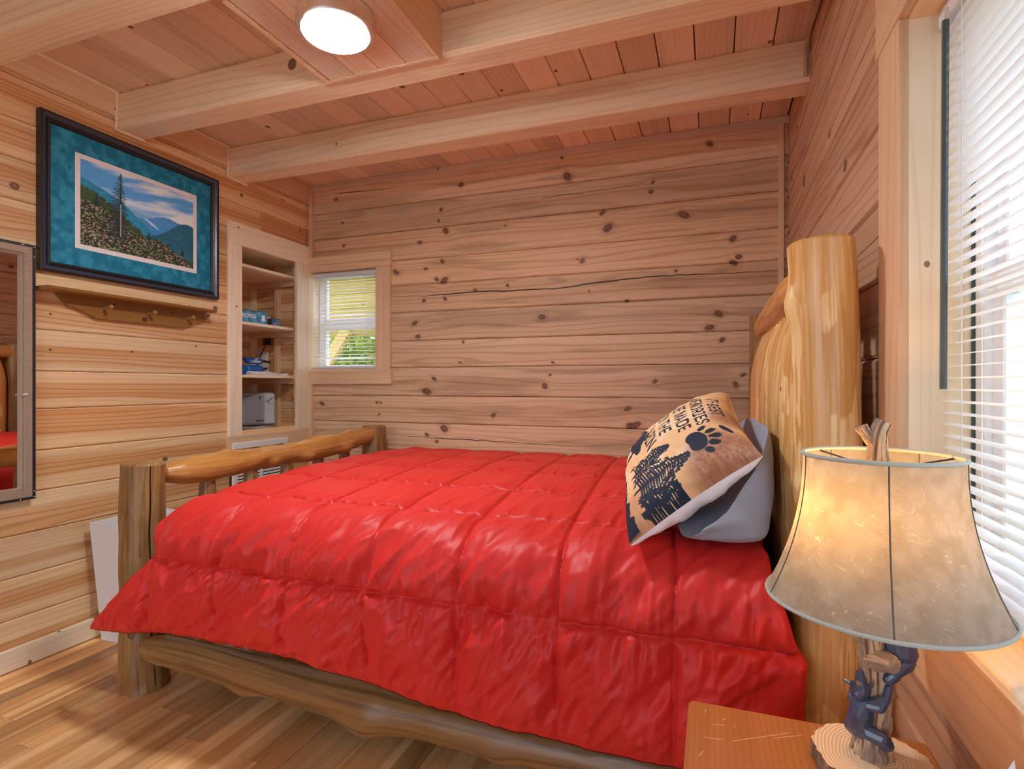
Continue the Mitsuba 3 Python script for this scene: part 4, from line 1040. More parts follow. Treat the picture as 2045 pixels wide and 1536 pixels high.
def landscape():
    nu, nv = 300, 205
    m = .020
    a, b = np.meshgrid(np.linspace(0, 1, nu), np.linspace(0, 1, nv), indexing='ij')     # a to the right, b up
    y = PY0 + m + a * (PY1 - PY0 - 2 * m); z = PZ0 + m + b * (PZ1 - PZ0 - 2 * m)
    v = np.c_[np.full(a.size, XL + .0130), y.ravel(), z.ravel()]
    a, b = a.ravel(), b.ravel()
    nz = lambda x, y_, o=4, s=0: meshkit.fbm(np.c_[x, y_, 0 * x + s], o, s)
    sky_t = sstep(.35, .62, nz(a * 2.2 + b * 1.2, b * 9 - a * 2.4, 4, 1) + .25 * (a - .35) - .12 * (b - .7))
    c = (1 - sky_t)[:, None] * np.array((.09, .36, .74)) + sky_t[:, None] * np.array((.66, .77, .88))
    gl = sstep(.75, .45, b)[:, None] * .55
    c = c * (1 - gl) + np.array((.62, .76, .88)) * gl
    def ridge(h, col, soft=.004):
        nonlocal c
        k = sstep(soft, -soft, b - h)[:, None]
        c = c * (1 - k) + np.asarray(col) * k
    r = lambda f, s: (meshkit.fbm(np.c_[a * f, 0 * a, 0 * a + s], 4, s) - .5)
    t = lambda col, s, am=.25: np.asarray(col) * (1 + am * (nz(a * 30 + b * 20, b * 30 - a * 20, 3, s)[:, None] - .5) * 2)
    ridge(.60 + .10 * r(3, 2) - .12 * np.abs(a - .30) , t((.16, .40, .66), 2, .1))
    ridge(.53 + .10 * r(4, 3) + .06 * np.exp(-((a - .72) / .16) ** 2), t((.07, .28, .60), 3, .12))
    ridge(.47 + .05 * r(5, 4) - .25 * np.clip(.55 - a, 0, 1), t((.05, .27, .62), 4, .12))
    lake = (np.abs(b - (.47 - .75 * (a - .585))) < .020 - .25 * np.abs(a - .585)) & (a > .52) & (a < .66)
    c[lake] = (.50, .66, .82)
    ridge(np.interp(a, [0, .2, .34, .5, .64, .75], [.80, .71, .62, .46, .30, .20]) + .02 * r(9, 6), t((.03, .25, .42), 6, .25))
    ridge(.27 + .33 * np.exp(-((a - .93) / .24) ** 2) + .02 * r(8, 8), t((.022, .13, .20), 8, .3))
    hill = np.interp(a, [0, .1, .25, .4, .55, .7], [.70, .66, .56, .40, .24, .10]) + .05 * r(14, 9)
    k = b < hill + .03 * (nz(a * 60, b * 60, 2, 5) - .5) * 2
    c[k] = t((.045, .085, .040), 11, .6)[k]
    # shrubs with pale leaves and pinkish flowers in front
    top = np.interp(a, [0, .12, .25, .38, .48, .56, .64, .74, .86, 1], [.54, .52, .44, .33, .25, .24, .28, .25, .14, -.04]) + .07 * r(10, 12)
    k = b < top + .05 * (nz(a * 46, b * 46, 2, 15) - .5)
    leaf = nz(a * 85 + b * 30, b * 85 - a * 20, 2, 17); fl = nz(a * 26, b * 26, 3, 19)
    shrub = np.outer(np.ones(len(a)), (.030, .040, .024))
    l1 = sstep(.53, .66, leaf)[:, None]
    lc = np.where((fl > .53)[:, None], np.array((.42, .28, .26)), np.array((.22, .27, .16)))
    shrub = shrub * (1 - l1) + lc * l1
    c = np.where(k[:, None], shrub, c)
    # the tall bare spruce
    tx = .315
    for sgn in (-1, 1):
        for i in range(34):
            q = i / 33.0; zb = .97 - q * .78
            L = (.012 + .135 * q ** .9) * (1.15 if sgn < 0 else .62) * (0.7 + .5 * ((i * 37 + (sgn > 0) * 17) % 11) / 11)
            dxx = (a - tx) * sgn
            line = zb - .12 * dxx - .5 * dxx ** 2 * (1 if i % 3 else -1.5)
            thick = .0035 + .008 * (1 - np.clip(dxx / max(L, 1e-3), 0, 1)) * (.4 + nz(a * 120, b * 60, 2, i)) * (.35 + q)
            kk = (dxx > 0) & (dxx < L) & (np.abs(b - line) < thick)
            c[kk] = np.array((.020, .030, .032)) * (1 + (i % 4) * .3)
    kk = (np.abs(a - tx) < .0035 + .003 * (1 - b)) & (b < .985) & (b > .20)
    c[kk] = np.where((b[kk] < .6)[:, None], np.array((.30, .29, .27)), np.array((.03, .04, .05)))
    for tx2, zt, zb2 in ((.56, .36, .25), (.12, .62, .50), (.885, .26, .15)):
        kk = (b < zt) & (b > zb2) & (np.abs(a - tx2) < .3 * (zt - b) * (.55 + .8 * nz(a * 90, b * 90, 1, 3)) * .62)
        c[kk] = (.014, .045, .045)
    f = grid_faces(nu, nv)
    w = v[f[0]]
    if np.cross(w[1] - w[0], w[2] - w[0])[0] < 0:
        f = f[:, ::-1]
    return v, f, np.clip(c * 1.2, 0, .95)
v, f, c = landscape()
M['picture_print'] = principled(VC, .5, .3)
add('print', (v, f), 'picture_print', pf, color=c, label='print of blue mountain ridges, a bare spruce and flowering shrubs')

# ------------------------------------------------------------------ peg shelf
pg = thing('peg_shelf', 'narrow brown wooden peg shelf below the framed picture', 'peg shelf')
def extrude_yz(poly, x0, x1, mat, name, parent, bid=None):
    """extrude a polygon given in (y, z) from x0 to x1, with woody uv along y"""
    m = trimesh.creation.extrude_polygon(poly, x1 - x0, engine='earcut')
    m = trimesh.Trimesh(np.c_[x0 + m.vertices[:, 2], m.vertices[:, 0], m.vertices[:, 1]], m.faces)
    if m.volume < 0: m.invert()
    m.unmerge_vertices()
    _bid[0] += 1; b = bid or _bid[0] % 400
    zc = m.vertices[:, 2].mean()
    uv = np.c_[m.vertices[:, 1] + b * 1.3 % 7, b + np.clip(m.vertices[:, 2] - zc + .3 * (m.vertices[:, 0] - x0), -.49, .49)]
    return add(name, m, mat, parent, uv=uv)
a = np.linspace(0, 1, 14)
lo = [(1.475 + .055 * t + .030 * math.sin(2*math.pi*t) * .5 + .105 * t ** 2.0 * .95, 1.446 - .085 * (t ** .85) - .012 * math.sin(2 * math.pi * t)) for t in a]
hi_ = [(3.674 - y, z) for y, z in lo][::-1]
extrude_yz(Polygon([(1.468, 1.447)] + lo + hi_ + [(2.206, 1.447)]), XL + .0005, XL + .020, 'peg_shelf_wood', 'back_board', pg)
v, f, uv = beam_box(XL + .0005, XL + .098, 1.402, 2.168, 1.4475, 1.4625, along='y', c=.005)
add('shelf_board', (v, f), 'peg_shelf_wood', pg, uv=uv)
M['peg_wood'] = principled((.33, .17, .055), .3, .5)
M['brass'] = {'type': 'twosided', 'bsdf': {'type': 'roughconductor', 'material': 'Cu', 'alpha': .25, 'specular_reflectance': {'type': 'rgb', 'value': [.75, .72, .6]}}}
for y in (1.655, 1.855, 2.055):
    peg = trimesh.creation.revolve(np.array([(0.0001, 0), (.0062, 0), (.0056, .02), (.0052, .034), (.0085, .040), (.0098, .047), (.0085, .054), (.004, .058), (.0001, .059)]), sections=20)
    peg.apply_transform(trimesh.transformations.rotation_matrix(math.pi/2 - .08, [0, 1, 0])); peg.apply_translation((XL + .020, y, 1.408))
    add('peg', peg, 'peg_wood', pg, smooth=40)
for y, z in ((1.70, 1.428), (1.975, 1.428), (2.15, 1.428)):
    s_ = trimesh.creation.cylinder(.0042, .002, sections=12); s_.apply_transform(trimesh.transformations.rotation_matrix(math.pi/2, [0, 1, 0])); s_.apply_translation((XL + .0205, y, z))
    add('screw', s_, 'iron', pg)

# ------------------------------------------------------------------ mirror
mr = thing('wall_mirror', 'tall wall mirror in a grey-brown wooden frame with a riveted black iron edge', 'mirror')
MY0, MY1, MZ0, MZ1 = .88, 1.395, .640, 1.616
mitre_frame('iron_edge', MY0, MY1, MZ0, MZ1, [(0, 0), (0, .028), (.010, .0285), (.010, 0)], XL + .001, 'iron', mr)
mitre_frame('frame_rail', MY0, MY1, MZ0, MZ1, [(.010, 0), (.010, .026), (.034, .026), (.036, .024), (.037, .019), (.041, .020), (.045, .016), (.049, .008), (.049, 0)], XL + .001, 'mirror_wood', mr)
bar('glass', (XL + .002, XL + .008, MY0 + .046, MY1 - .046, MZ0 + .046, MZ1 - .046), 'mirror_glass', mr, c=.0005)
bar('backing', (XL + .0005, XL + .0018, MY0 + .02, MY1 - .02, MZ0 + .02, MZ1 - .02), 'iron', mr, c=.0004)
rv = trimesh.creation.icosphere(1, .0028)
for y, z in ((MY1 - .005, MZ1 - .008), (MY1 - .005, MZ1 - .045), (MY1 - .040, MZ1 - .005), (MY1 - .047, MZ1 - .005), (MY1 - .005, MZ0 + .008), (MY1 - .005, MZ0 + .030), (MY1 - .050, MZ0 + .005)):
    m = rv.copy(); m.apply_translation((XL + .0295, y, z)); add('rivet', m, 'steel', mr, smooth=True)
m = hullm([((XL + .029, MY1 - .040, 1.04), .004), ((XL + .031, MY1 - .032, 1.043), .005)]); add('clip', m, 'light_grey_plastic', mr, smooth=40)

# ------------------------------------------------------------------ waste bin behind the foot post
bn = thing('paper_bag', 'white tapered paper bag standing by the left wall behind the near foot post', 'bag')
M['white_paper'] = principled((.76, .77, .76), .7, .2)
def bag(cx_, cy_, ang, z1_, top, bot, t=.002):
    c, s = math.cos(ang), math.sin(ang); v = []
    for hx, hy, z, inn in ((bot[0], bot[1], .001, 0), (top[0], top[1], z1_, 0), (top[0], top[1], z1_, t), (bot[0], bot[1], .004, t)):
        for sx, sy in ((-1, -1), (1, -1), (1, 1), (-1, 1)):
            x_, y_ = sx * (hx - inn), sy * (hy - inn)
            v.append((cx_ + x_*c - y_*s, cy_ + x_*s + y_*c, z))
    f = []
    for L in range(3):
        for j in range(4):
            a, b = L*4 + j, L*4 + (j+1) % 4
            f += [(a, b, b+4), (a, b+4, a+4)]
    f += [(0, 2, 1), (0, 3, 2), (12, 13, 14), (12, 14, 15)]
    return trimesh.Trimesh(v, f, process=False)
add('bag_body', bag(-2.335, 1.735, .02, .505, (.115, .150), (.100, .110)), 'white_paper', bn)
m = bag(-2.335, 1.735, .02, .022, (.1015, .112), (.101, .111), .001); add('bottom_fold', m, 'white_paper', bn)

# ------------------------------------------------------------------ rope at the beam end
M['rope'] = principled(lambda p, n, uv: mix((.55, .40, .24), (.40, .27, .15), noise(p.x * 300, p.y * 300, p.z * 200)), .8, .2)
from scipy.interpolate import CubicSpline
pth = np.array([(.325, 1.60, 2.352), (.326, 1.90, 2.350), (.325, 2.15, 2.350), (.325, 2.285, 2.348), (.324, 2.303, 2.335), (.322, 2.306, 2.30), (.320, 2.305, 2.26), (.321, 2.304, 2.222)])
d = np.r_[0, np.cumsum(np.linalg.norm(np.diff(pth, axis=0), axis=1))]
sp = CubicSpline(d, pth)(np.linspace(0, d[-1], 420)); tt = np.linspace(0, d[-1], 420)
tg = unit_rows(np.gradient(sp, axis=0)); e1 = unit_rows(np.cross(tg, [.3, .2, .9])); e2 = np.cross(tg, e1)
rp = thing('rope', 'twisted tan rope tucked along the right wall and down the end of a beam', 'rope')
for k in range(3):
    ph = tt * 2*np.pi / .030 + k * 2*np.pi/3
    add('strand', tube(sp + .0042 * (np.cos(ph)[:, None] * e1 + np.sin(ph)[:, None] * e2), .0045, 7), 'rope', rp, smooth=True)

# ------------------------------------------------------------------ nightstand
nt = thing('nightstand', 'orange-brown wooden nightstand with a scratched top in the lower right corner', 'nightstand')
NX0, NX1, NY0, NY1, NZ = -.042, .318, .560, 1.045, .515
v, f, uv = beam_box(NX0, NX1, NY0, NY1, NZ - .024, NZ, along='y', c=.006)
add('top', (v, f), 'nightstand_wood', nt, uv=uv)
def nbox(name, ext, along, c=.002):
    wbox(name, ext, along, 'nightstand_wood', nt, c=c)
nbox('side_panel', (NX0 + .020, NX1 - .015, NY1 - .035, NY1 - .017, .10, NZ - .0245), 'z')
nbox('side_panel', (NX0 + .020, NX1 - .015, NY0 + .017, NY0 + .035, .10, NZ - .0245), 'z')
nbox('back_panel', (NX1 - .028, NX1 - .015, NY0 + .0355, NY1 - .0355, .10, NZ - .0245), 'z')
nbox('shelf', (NX0 + .022, NX1 - .029, NY0 + .0355, NY1 - .0355, .13, .148), 'y')
nbox('drawer', (NX0 + .010, NX0 + .030, NY0 + .038, NY1 - .038, .355, NZ - .032), 'y', c=.004)
m = trimesh.creation.icosphere(2, .014); m.apply_translation((NX0 - .004, (NY0 + NY1) / 2, .42)); add('drawer__knob', m, 'brass', nt, smooth=True)
for xx in (NX0 + .020, NX1 - .050):
    for yy in (NY0 + .017, NY1 - .052):
        nbox('leg', (xx, xx + .035, yy, yy + .035, .0, .0995), 'z')
# light scratches on its top
sc = []
for (ax, ay, l, an) in ((-.005, .985, .022, .3), (-.012, .945, .030, .1), (.06, .975, .10, .55), (.10, .990, .05, .5), (-.025, 1.020, .012, 1.4), (-.03, .90, .016, 1.2), (.005, 1.005, .008, .8), (.02, .99, .007, 2.0)):
    sc.append(trimesh.creation.box((l, .0011, .0003), trimesh.transformations.translation_matrix((ax + .012, ay, NZ + .0001)) @ trimesh.transformations.rotation_matrix(an, [0, 0, 1])))
M['scratch'] = principled((.62, .42, .27), .6, .2)
add('scratch', trimesh.util.concatenate(sc), 'scratch', nt, kind='stuff')

# ------------------------------------------------------------------ table lamp
lp = thing('table_lamp', 'bear table lamp with a flared parchment shade standing on the nightstand', 'table lamp')
LX, LY = .219, .948
LC3 = V(LX, LY, NZ)
M['end_grain'] = principled(lambda p, n, uv: mix((.80, .62, .42), (.52, .33, .18), smoothstep(.1, .9, dr.sin(dr.sqrt(dr.square((p.x - LX - .012) * 1.15) + dr.square(p.y - LY + .01)) * 1150 + 5 * fbm(p.x * 40, p.y * 40, 0.0, 2))) * .75), .6, .25)
def bark_like(c0, c1, c2, su=1.0):
    def fn(p, n, uv):
        g = noise(uv.x * 38 * su, uv.y * 9)
        h = fbm(uv.x * 150 * su, uv.y * 16, 3.0, 3)
        return mix(mix(c0, c1, smoothstep(.25, .7, h)), c2, smoothstep(.5, .8, g) * .75)
    return fn
M['bark'] = principled(bark_like((.16, .085, .05), (.33, .20, .12), (.08, .045, .03)), .85, .2)
M['driftwood'] = principled(lambda p, n, uv: mix(mix((.18, .105, .06), (.62, .45, .29), smoothstep(.28, .62, fbm(uv.x * 160, uv.y * 14, 1.0, 3))), (.34, .26, .19), smoothstep(.45, .75, noise(uv.x * 30, uv.y * 20))), .75, .25)
an = np.linspace(0, 2*np.pi, 121)[:-1]
rr = .0745 * (1 + .035 * np.sin(3 * an + 1) + .02 * np.sin(7 * an) + .012 * np.sin(17 * an + 2) + .010 * np.sin(29 * an))
rr[8] *= .965; rr[74] *= .96
outl = np.c_[LX - .004 + rr * np.cos(an), LY - .008 + rr * np.sin(an)]
sl_top = trimesh.creation.extrude_polygon(Polygon(outl), .001, engine='earcut'); sl_top.apply_translation((0, 0, NZ + .024))
ring = []
for k, (zz_, gr) in enumerate(((.0003, .996), (.003, 1.012), (.012, 1.02), (.020, 1.012), (.0245, 1.0))):
    c_ = outl.mean(0); o_ = c_ + (outl - c_) * (gr + .012 * np.sin(23 * an + k)[:, None] * (0 < k < 4)); ring.append(np.c_[o_, np.full(len(an), NZ + zz_)])
v = np.vstack(ring); na = len(an); f = []
for k in range(4):
    for j in range(na):
        a, b = k*na + j, k*na + (j+1) % na
        f += [(a, b, b+na), (a, b+na, a+na)]
uvb = np.vstack([np.c_[an * .075, np.full(na, k * .006)] for k in range(5)])
sb = add('base_slice', sl_top, 'end_grain', lp, label='round slice of pale wood with growth rings')
add('bark_edge', (v, np.array(f)), 'bark', sb, smooth=True, uv=uvb)

def gnarl(path, rads, seed, amp=.22, seg=72, m=130, flat_end=True):
    path = np.asarray(path, float)
    d = np.r_[0, np.cumsum(np.linalg.norm(np.diff(path, axis=0), axis=1))]; L = d[-1]
    s = np.linspace(0, L, m); P = CubicSpline(d, path)(s) if len(path) > 2 else path[0] + np.outer(s / L, path[1] - path[0])
    tg = unit_rows(np.gradient(P, axis=0)); r0 = np.interp(s / L, *zip(*rads))
    ang = np.linspace(0, 2*np.pi, seg + 1)
    q = np.stack(np.broadcast_arrays(np.cos(ang)[None] * 3.2 + .6*np.sin(s*40)[:, None], np.sin(ang)[None] * 3.2, s[:, None] * 22 + seed * 3.1), -1)
    g = np.abs(meshkit.fbm(q, 3, seed) - .5) * 2
    q3 = np.stack(np.broadcast_arrays(np.cos(ang)[None] * 8, np.sin(ang)[None] * 8, s[:, None] * 16 + seed), -1)
    g3 = 1 - np.abs(meshkit.fbm(q3, 2, seed + 9) - .5) * 4
    r = r0[:, None] * (1 - .16 * np.clip(g3, 0, 1) ** 3 + amp * (.6 - g * 1.6) + amp * .5 * (meshkit.fbm(q * .5, 2, seed + 2) - .5))
    e1 = unit_rows(np.cross(tg, [.31, .11, .05] if abs(tg[0][2]) > .5 else [0, 0, 1])); e2 = np.cross(tg, e1)
    v = P[:, None] + r[..., None] * (np.cos(ang)[None, :, None] * e1[:, None] + np.sin(ang)[None, :, None] * e2[:, None])
    uv = np.stack(np.broadcast_arrays(ang[None] * r0.mean() * 2, s[:, None] * 1.0), -1).reshape(-1, 2)
    v = v.reshape(-1, 3); f = grid_faces(m, seg + 1)
    w = v[f[0]]
    if np.dot(np.cross(w[1] - w[0], w[2] - w[0]), w.mean(0) - P[0]) < 0: f = f[:, ::-1]
    S = seg + 1
    for row, sg in ((0, -1), (m - 1, 1)):
        k = len(v); o = row * S
        v = np.vstack([v, v[o:o+S], P[row] + tg[row] * sg * r0[row] * .12]); uv = np.vstack([uv, uv[o:o+S], uv[o]])
        t3 = np.array([(k+j, k+j+1, k+S) for j in range(seg)])
        w = v[t3[1]]
        if np.dot(np.cross(w[1]-w[0], w[2]-w[0]), tg[row] * sg) < 0: t3 = t3[:, ::-1]
        f = np.vstack([f, t3])
    return v, f, uv
def gadd(name, parent, path, rads, seed, mat='driftwood', **k):
    v, f, uv = gnarl(path, rads, seed, **k)
    n = vnormals(v, f)
    return add(name, (v, f), mat, parent, uv=uv, normals=n)
st = gadd('stem', lp, [(LX + .000, LY, NZ + .0245), (LX + .003, LY, NZ + .08), (LX + .006, LY, NZ + .13), (LX + .001, LY, NZ + .19), (LX - .006, LY - .002, NZ + .245), (LX - .010, LY, NZ + .30)],
    [(0, .026), (.08, .021), (.25, .0185), (.5, .019), (.75, .020), (1, .022)], 3, amp=.30)
gadd('stub', st, [(LX + .002, LY - .008, NZ + .165), (LX + .010, LY - .026, NZ + .172), (LX + .018, LY - .040, NZ + .174)], [(0, .016), (.6, .0125), (1, .0105)], 7, amp=.22, m=40)
gadd('stub', st, [(LX - .012, LY - .004, NZ + .188), (LX - .024, LY - .010, NZ + .196)], [(0, .007), (1, .004)], 8, amp=.2, m=20, seg=20)
M['bear_black'] = principled((.034, .062, .125), .25, .8, clearcoat=.6)
CR = V(math.cos(YAW), math.sin(YAW), 0); CD = V(-math.sin(YAW), math.cos(YAW), 0)
side = unit(V(LY, -LX, 0)); fro = -unit(V(LX, LY, 0))        # to the right of the stem and towards the room, seen from the bed's foot
def bear_mesh(parts, org, sx=1.0, rs=1.0, zs=1.0, z0_=0.0):
    """parts: chains of (right, front, up, r); carved look from coarse spheres"""
    ms = []
    for ch_ in parts:
        sp = [Manifold.sphere(r * rs, 10).rotate((17 * i, 31 * i, 11)).translate(tuple(org + side * a * sx + fro * b + Z_ * (z0_ + c * zs))) for i, (a, b, c, r) in enumerate(ch_)]
        ms.append(Manifold.batch_hull(sp))
    m = ms[0]
    for q in ms[1:]:
        m = m + q
    return to_tm(m)
O1 = V(LX + .003, LY, NZ)
add('bear', bear_mesh([
    [(-.020, .018, .070, .019), (-.018, .022, .095, .020), (-.016, .022, .118, .015)],             # trunk
    [(-.018, .024, .140, .0150), (-.020, .030, .134, .0125)],                                        # head
    [(-.018, .022, .148, .0085), (-.019, .016, .163, .0062)],                                        # muzzle, looking up
    [(-.032, .022, .146, .0040), (-.040, .022, .148, .0022)], [(-.006, .026, .150, .0036), (-.003, .027, .156, .0026)],
    [(-.012, .026, .116, .0095), (.006, .030, .118, .0080), (.014, .024, .132, .0066)], [(.014, .024, .132, .0066), (.017, .016, .150, .0058)],
    [(-.028, .016, .116, .0090), (-.026, .000, .130, .0070)],
    [(-.010, .026, .070, .0130), (.010, .030, .066, .0105), (.016, .026, .056, .0095)], [(.016, .026, .056, .0095), (.013, .022, .050, .0085)],
    [(-.030, .014, .066, .0120), (-.026, .004, .050, .0085)]], O1, .95, .88, .82, .010), 'bear_black', lp, label='lower black bear climbing the stem, muzzle raised')
O2 = V(LX + .006, LY, NZ)
add('bear', bear_mesh([
    [(.024, .004, .232, .022), (.022, .002, .250, .021), (.014, .004, .276, .016)],
    [(.010, .006, .292, .013), (.008, .014, .296, .008)], [(.018, .0, .303, .004), (.022, .0, .306, .003)],
    [(.028, .010, .222, .014), (.018, .018, .206, .0085)], [(.018, .018, .204, .0085), (.012, .020, .196, .0080)],
    [(.004, .016, .262, .010), (-.008, .018, .268, .008)]], O2, 1.15, 1.0, 1.0, -.050), 'bear_black', lp, label='upper black bear hugging the stem under the shade')
SX, SY = LX + .010, LY + .002
ZT, ZB = .976, .764
tt = np.linspace(0, 1, 26)
prof = np.c_[.1005 + .0505 * tt ** 2.1, ZT + (ZB - ZT) * tt]
nA = 160
ang = np.linspace(0, 2*np.pi, nA + 1)
AZ0 = math.atan2(-SY, -SX) + .10          # first seam
def shade_r(a):
    """five slightly flattened panels"""
    ph = ((a - AZ0) % (2*np.pi/5)) / (2*np.pi/5)
    return 1 - .006 * np.sin(np.pi * ph)
v = np.stack([SX + prof[:, :1] * shade_r(ang)[None] * np.cos(ang)[None], SY + prof[:, :1] * shade_r(ang)[None] * np.sin(ang)[None], np.repeat(prof[:, 1:], nA + 1, 1)], -1).reshape(-1, 3)
uv = np.stack(np.broadcast_arrays(ang[None] * .125, tt[:, None] * .225), -1).reshape(-1, 2)
f = grid_faces(26, nA + 1)
w = v[f[0]]
if np.dot(np.cross(w[1]-w[0], w[2]-w[0]), w.mean(0) - V(SX, SY, w.mean(0)[2])) < 0: f = f[:, ::-1]
def parchment(p, n, uv):
    b = fbm(uv.x * 48, uv.y * 48, 1.0, 4)
    u2, v2 = uv.x * .8 + uv.y * .5, uv.y * .9 - uv.x * .35
    c1 = smoothstep(.009, .001, dr.abs(fbm(u2 * 34, v2 * 150, 2.0, 2) - .5)) * smoothstep(.40, .62, fbm(uv.x * 22, uv.y * 22, 9.0, 2))
    c2 = smoothstep(.006, .001, dr.abs(fbm(uv.x * 150, uv.y * 46, 5.0, 2) - .5)) * smoothstep(.46, .66, fbm(uv.x * 18, uv.y * 18, 4.0, 2))
    col = mix((.31, .305, .26), (.37, .38, .35), smoothstep(.25, .75, b))
    return mix(col, (.86, .80, .64), dr.clip(c1 + c2 * .8, 0, 1) * .6)
M['parchment'] = {'type': 'principledthin', 'base_color': proc(parchment), 'roughness': .45, 'diff_trans': .8, 'spec_tint': .0}
sh = add('shade', (v, f), 'parchment', lp, uv=uv, normals=vnormals(v, f), label='flared parchment shade with crackle lines')
M['shade_lining'] = principled((.42, .46, .42), .7, .2)
M['seam_dark'] = principled((.10, .10, .085), .7, .2)
for pr, r_ in ((prof[0], .0032), (prof[-1], .0030)):
    a_ = np.linspace(0, 2*np.pi, 121)
    add('rim', tube(np.c_[SX + pr[0] * shade_r(a_) * np.cos(a_), SY + pr[0] * shade_r(a_) * np.sin(a_), np.full(121, pr[1])], r_, 8, caps=False), 'shade_lining', sh, smooth=True)
for k in range(5):
    a_ = AZ0 + k * 2*np.pi/5
    add('seam', tube(np.c_[SX + (prof[:, 0] + .0002) * np.cos(a_), SY + (prof[:, 0] + .0002) * np.sin(a_), prof[:, 1]], .0010, 6), 'seam_dark', sh, smooth=True)
wires = [tube([(SX + .006 * math.cos(a_), SY + .006 * math.sin(a_), ZT - .010), (SX + .05 * math.cos(a_), SY + .05 * math.sin(a_), ZT - .012), (SX + .099 * math.cos(a_), SY + .099 * math.sin(a_), ZT - .003)], .0014, 6) for a_ in (2.3, 2.3 + 2.094, 2.3 + 4.189)]
for w_ in wires:
    add('spider_wire', w_, 'iron', lp, smooth=True)
add('harp', tube([(LX - .010, LY, .815), (LX - .010, LY - .030, .83), (LX - .004, LY - .040, .88), (SX, SY - .020, .955), (SX, SY, ZT - .012)], .0014, 6), 'iron', lp, smooth=True)
add('socket', trimesh.creation.cylinder(.013, .050, transform=trimesh.transformations.translation_matrix((LX - .010, LY, .838)), sections=24), 'brass', lp, smooth=40)
M['bulb_glass'] = principled((.9, .88, .8), .5, .3)
bm = trimesh.creation.icosphere(2, .026); bm.apply_translation((LX - .024, LY + .002, .890))
add('bulb', bm, 'bulb_glass', lp, smooth=True, emitter={'type': 'area', 'radiance': {'type': 'rgb', 'value': [36.0, 16.0, 4.0]}})
fn_ = gadd('finial', lp, [(SX - .003, SY, ZT - .010), (SX - .003, SY, ZT + .012), (SX - .002, SY, ZT + .028), (SX + .005, SY, ZT + .050)], [(0, .0135), (.3, .0115), (.65, .0115), (1, .010)], 15, amp=.30, m=60)
gadd('prong', fn_, [(SX - .006, SY, ZT + .018), (SX - .018, SY, ZT + .032), (SX - .024, SY, ZT + .042)], [(0, .010), (.6, .0075), (1, .0085)], 17, amp=.25, m=40)

# tissue box behind the lamp, only its tissue tip showing
tb_ = thing('tissue_box', 'white tissue tip poking up at the lower right corner beside the window apron', 'tissue box')
add('carton', cbox(.20, .312, .60, .712, NZ + .0005, NZ + .125, .003), 'white_paper', tb_)
tv = np.array([(.256 + .020*math.cos(a_)*(1 - .6*(z_ > 0)), .656 + .020*math.sin(a_)*(1 - .5*(z_ > 0)), NZ + .1252 + z_ + .006*math.sin(3*a_)*(z_ > 0)) for z_ in (0, .028) for a_ in np.linspace(0, 2*np.pi, 13)[:-1]] + [(.272, .668, NZ + .204), (.264, .662, NZ + .196), (.250, .650, NZ + .165)])
add('tissue', trimesh.convex.convex_hull(tv), 'white_print', tb_)

# ------------------------------------------------------------------ outside the windows
M['yellow_log'] = principled(wood((.46, .32, .06), (.38, .25, .035), (.24, .14, .02), (.2, .1, .04), heart=.2, knots=.3, tone=.12, line=.35), .6, .2)
M['brace_wood'] = principled(wood((.72, .48, .14), (.62, .38, .09), (.44, .24, .05), (.2, .1, .04), heart=.2, knots=.2, tone=.05, line=.3), .6, .2)
pw = thing('porch_roof', 'yellow-stained porch boards seen through the small window blind', 'porch')
for i in range(9):
    board('plank', V(-4.7, 4.60, 1.62 + i * .140), X_, Z_, -Y_, 2.6, .137, .03, 'yellow_log', pw, c=.008)
bl = V(-3.72, 4.5, 1.10); br = V(-3.34, 4.5, 1.60)
board('brace', bl, br - bl, np.cross(-Y_, unit(br - bl)), -Y_, np.linalg.norm(br - bl), .11, .06, 'brace_wood', pw, c=.006, back=True)
M['leaf'] = {'type': 'principledthin', 'base_color': proc(lambda p, n, uv: mix((.30, .42, .06), (.62, .66, .16), cell_rand(p.x * 30, p.y * 30, p.z * 30))), 'roughness': .5, 'diff_trans': .9}
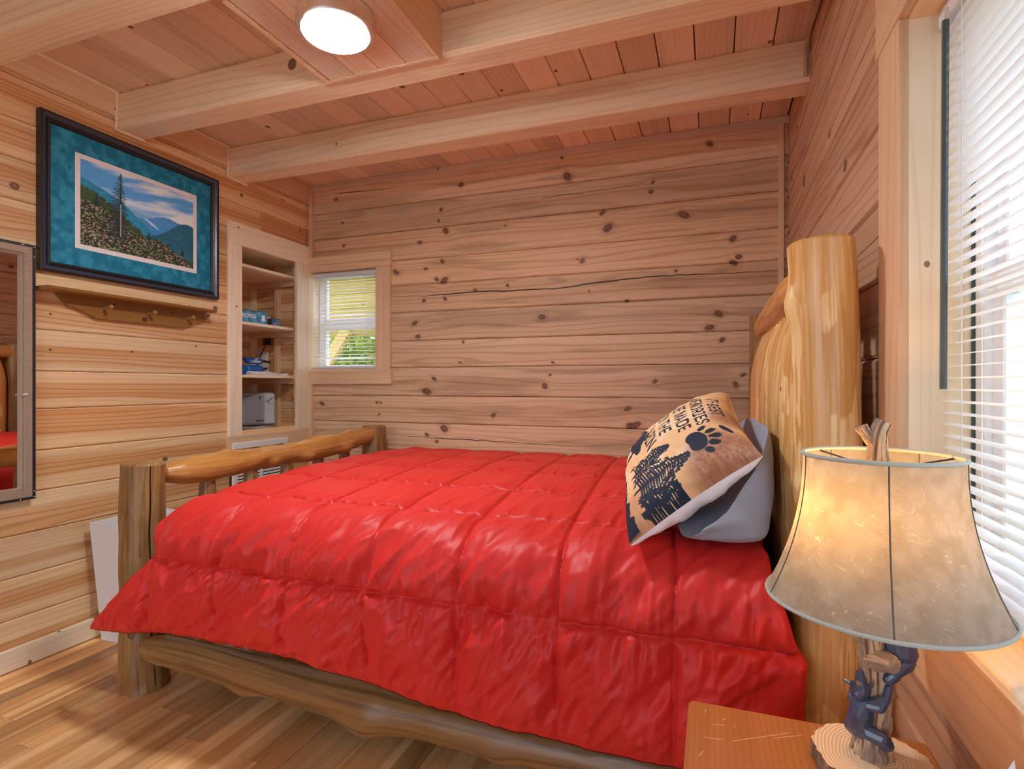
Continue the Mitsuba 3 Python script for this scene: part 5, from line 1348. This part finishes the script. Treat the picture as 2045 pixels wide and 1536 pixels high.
def foliage(c, size, n, leaf, seed):
    r = np.random.RandomState(seed)
    p = r.normal(size=(n, 3)); p = p / np.linalg.norm(p, axis=1, keepdims=True) * (r.rand(n, 1) ** .4)
    p = np.asarray(c) + p * np.asarray(size)
    a = unit_rows(r.normal(size=(n, 3))); b = unit_rows(np.cross(a, r.normal(size=(n, 3))))
    s = leaf * (.6 + .8 * r.rand(n, 1))
    v = np.stack([p - a*s, p + b*s*.45, p + a*s, p - b*s*.45], 1).reshape(-1, 3)
    o = np.arange(n) * 4
    return v, np.vstack([np.c_[o, o+1, o+2], np.c_[o, o+2, o+3]])
def shrub(name, lab_, c, size, n, leaf, seed):
    t_ = thing(name, lab_, 'shrub')
    add('foliage', foliage(c, size, n, leaf, seed), 'leaf', t_, kind='stuff')
    g = c[2] - size[2]
    for k, (dx, dy) in enumerate(((-.3, 0), (.1, .2), (.35, -.1))):
        add('stem', tube([(c[0] + dx*.3, c[1] + dy*.3, -.6), (c[0] + dx*size[0]*.6, c[1] + dy, c[2] * .5), (c[0] + dx*size[0], c[1] + dy*size[1], c[2] + size[2]*.5)], [.03, .02, .008], 7), 'bark', t_, uv=None, smooth=True)
shrub('shrub', 'sunlit yellow-green shrub outside the small window', (-3.95, 5.9, .75), (1.5, .6, 1.15), 14000, .06, 3)
shrub('shrub', 'green shrub outside the large window behind the white porch wall', (2.35, 4.9, 1.7), (.55, .5, 1.3), 2600, .06, 6)
ps = thing('porch_screen', 'white porch wall of upright boards outside the large window', 'porch')
for i in range(11):
    xx = .98 + i * .112
    bar('board', (xx, xx + .096, 3.10 + .02 * (i % 2), 3.14 + .02 * (i % 2), -.3, 1.42 if i > 3 else 2.5), 'white_vinyl', ps, c=.006)
bar('rail', (.95, 2.25, 3.07, 3.10, 1.36, 1.44), 'white_vinyl', ps)
bar('rail', (.95, 2.25, 3.07, 3.10, .62, .70), 'white_vinyl', ps)
gd = add('ground', trimesh.Trimesh([(-14, 3.2, -.6), (14, 3.2, -.6), (14, 16, -.6), (-14, 16, -.6), (.6, -4, -.6), (14, -4, -.6), (.6, 3.2, -.6)], [(0,1,2),(0,2,3),(4,5,1),(4,1,6)], process=False), 'grass', label='grassy ground outside the cabin', cat='ground', kind='structure')
M['grass'] = principled(lambda p, n, uv: mix((.10, .14, .03), (.30, .30, .10), fbm(p.x * 3, p.y * 3, 0.0, 3)), .9, .1)
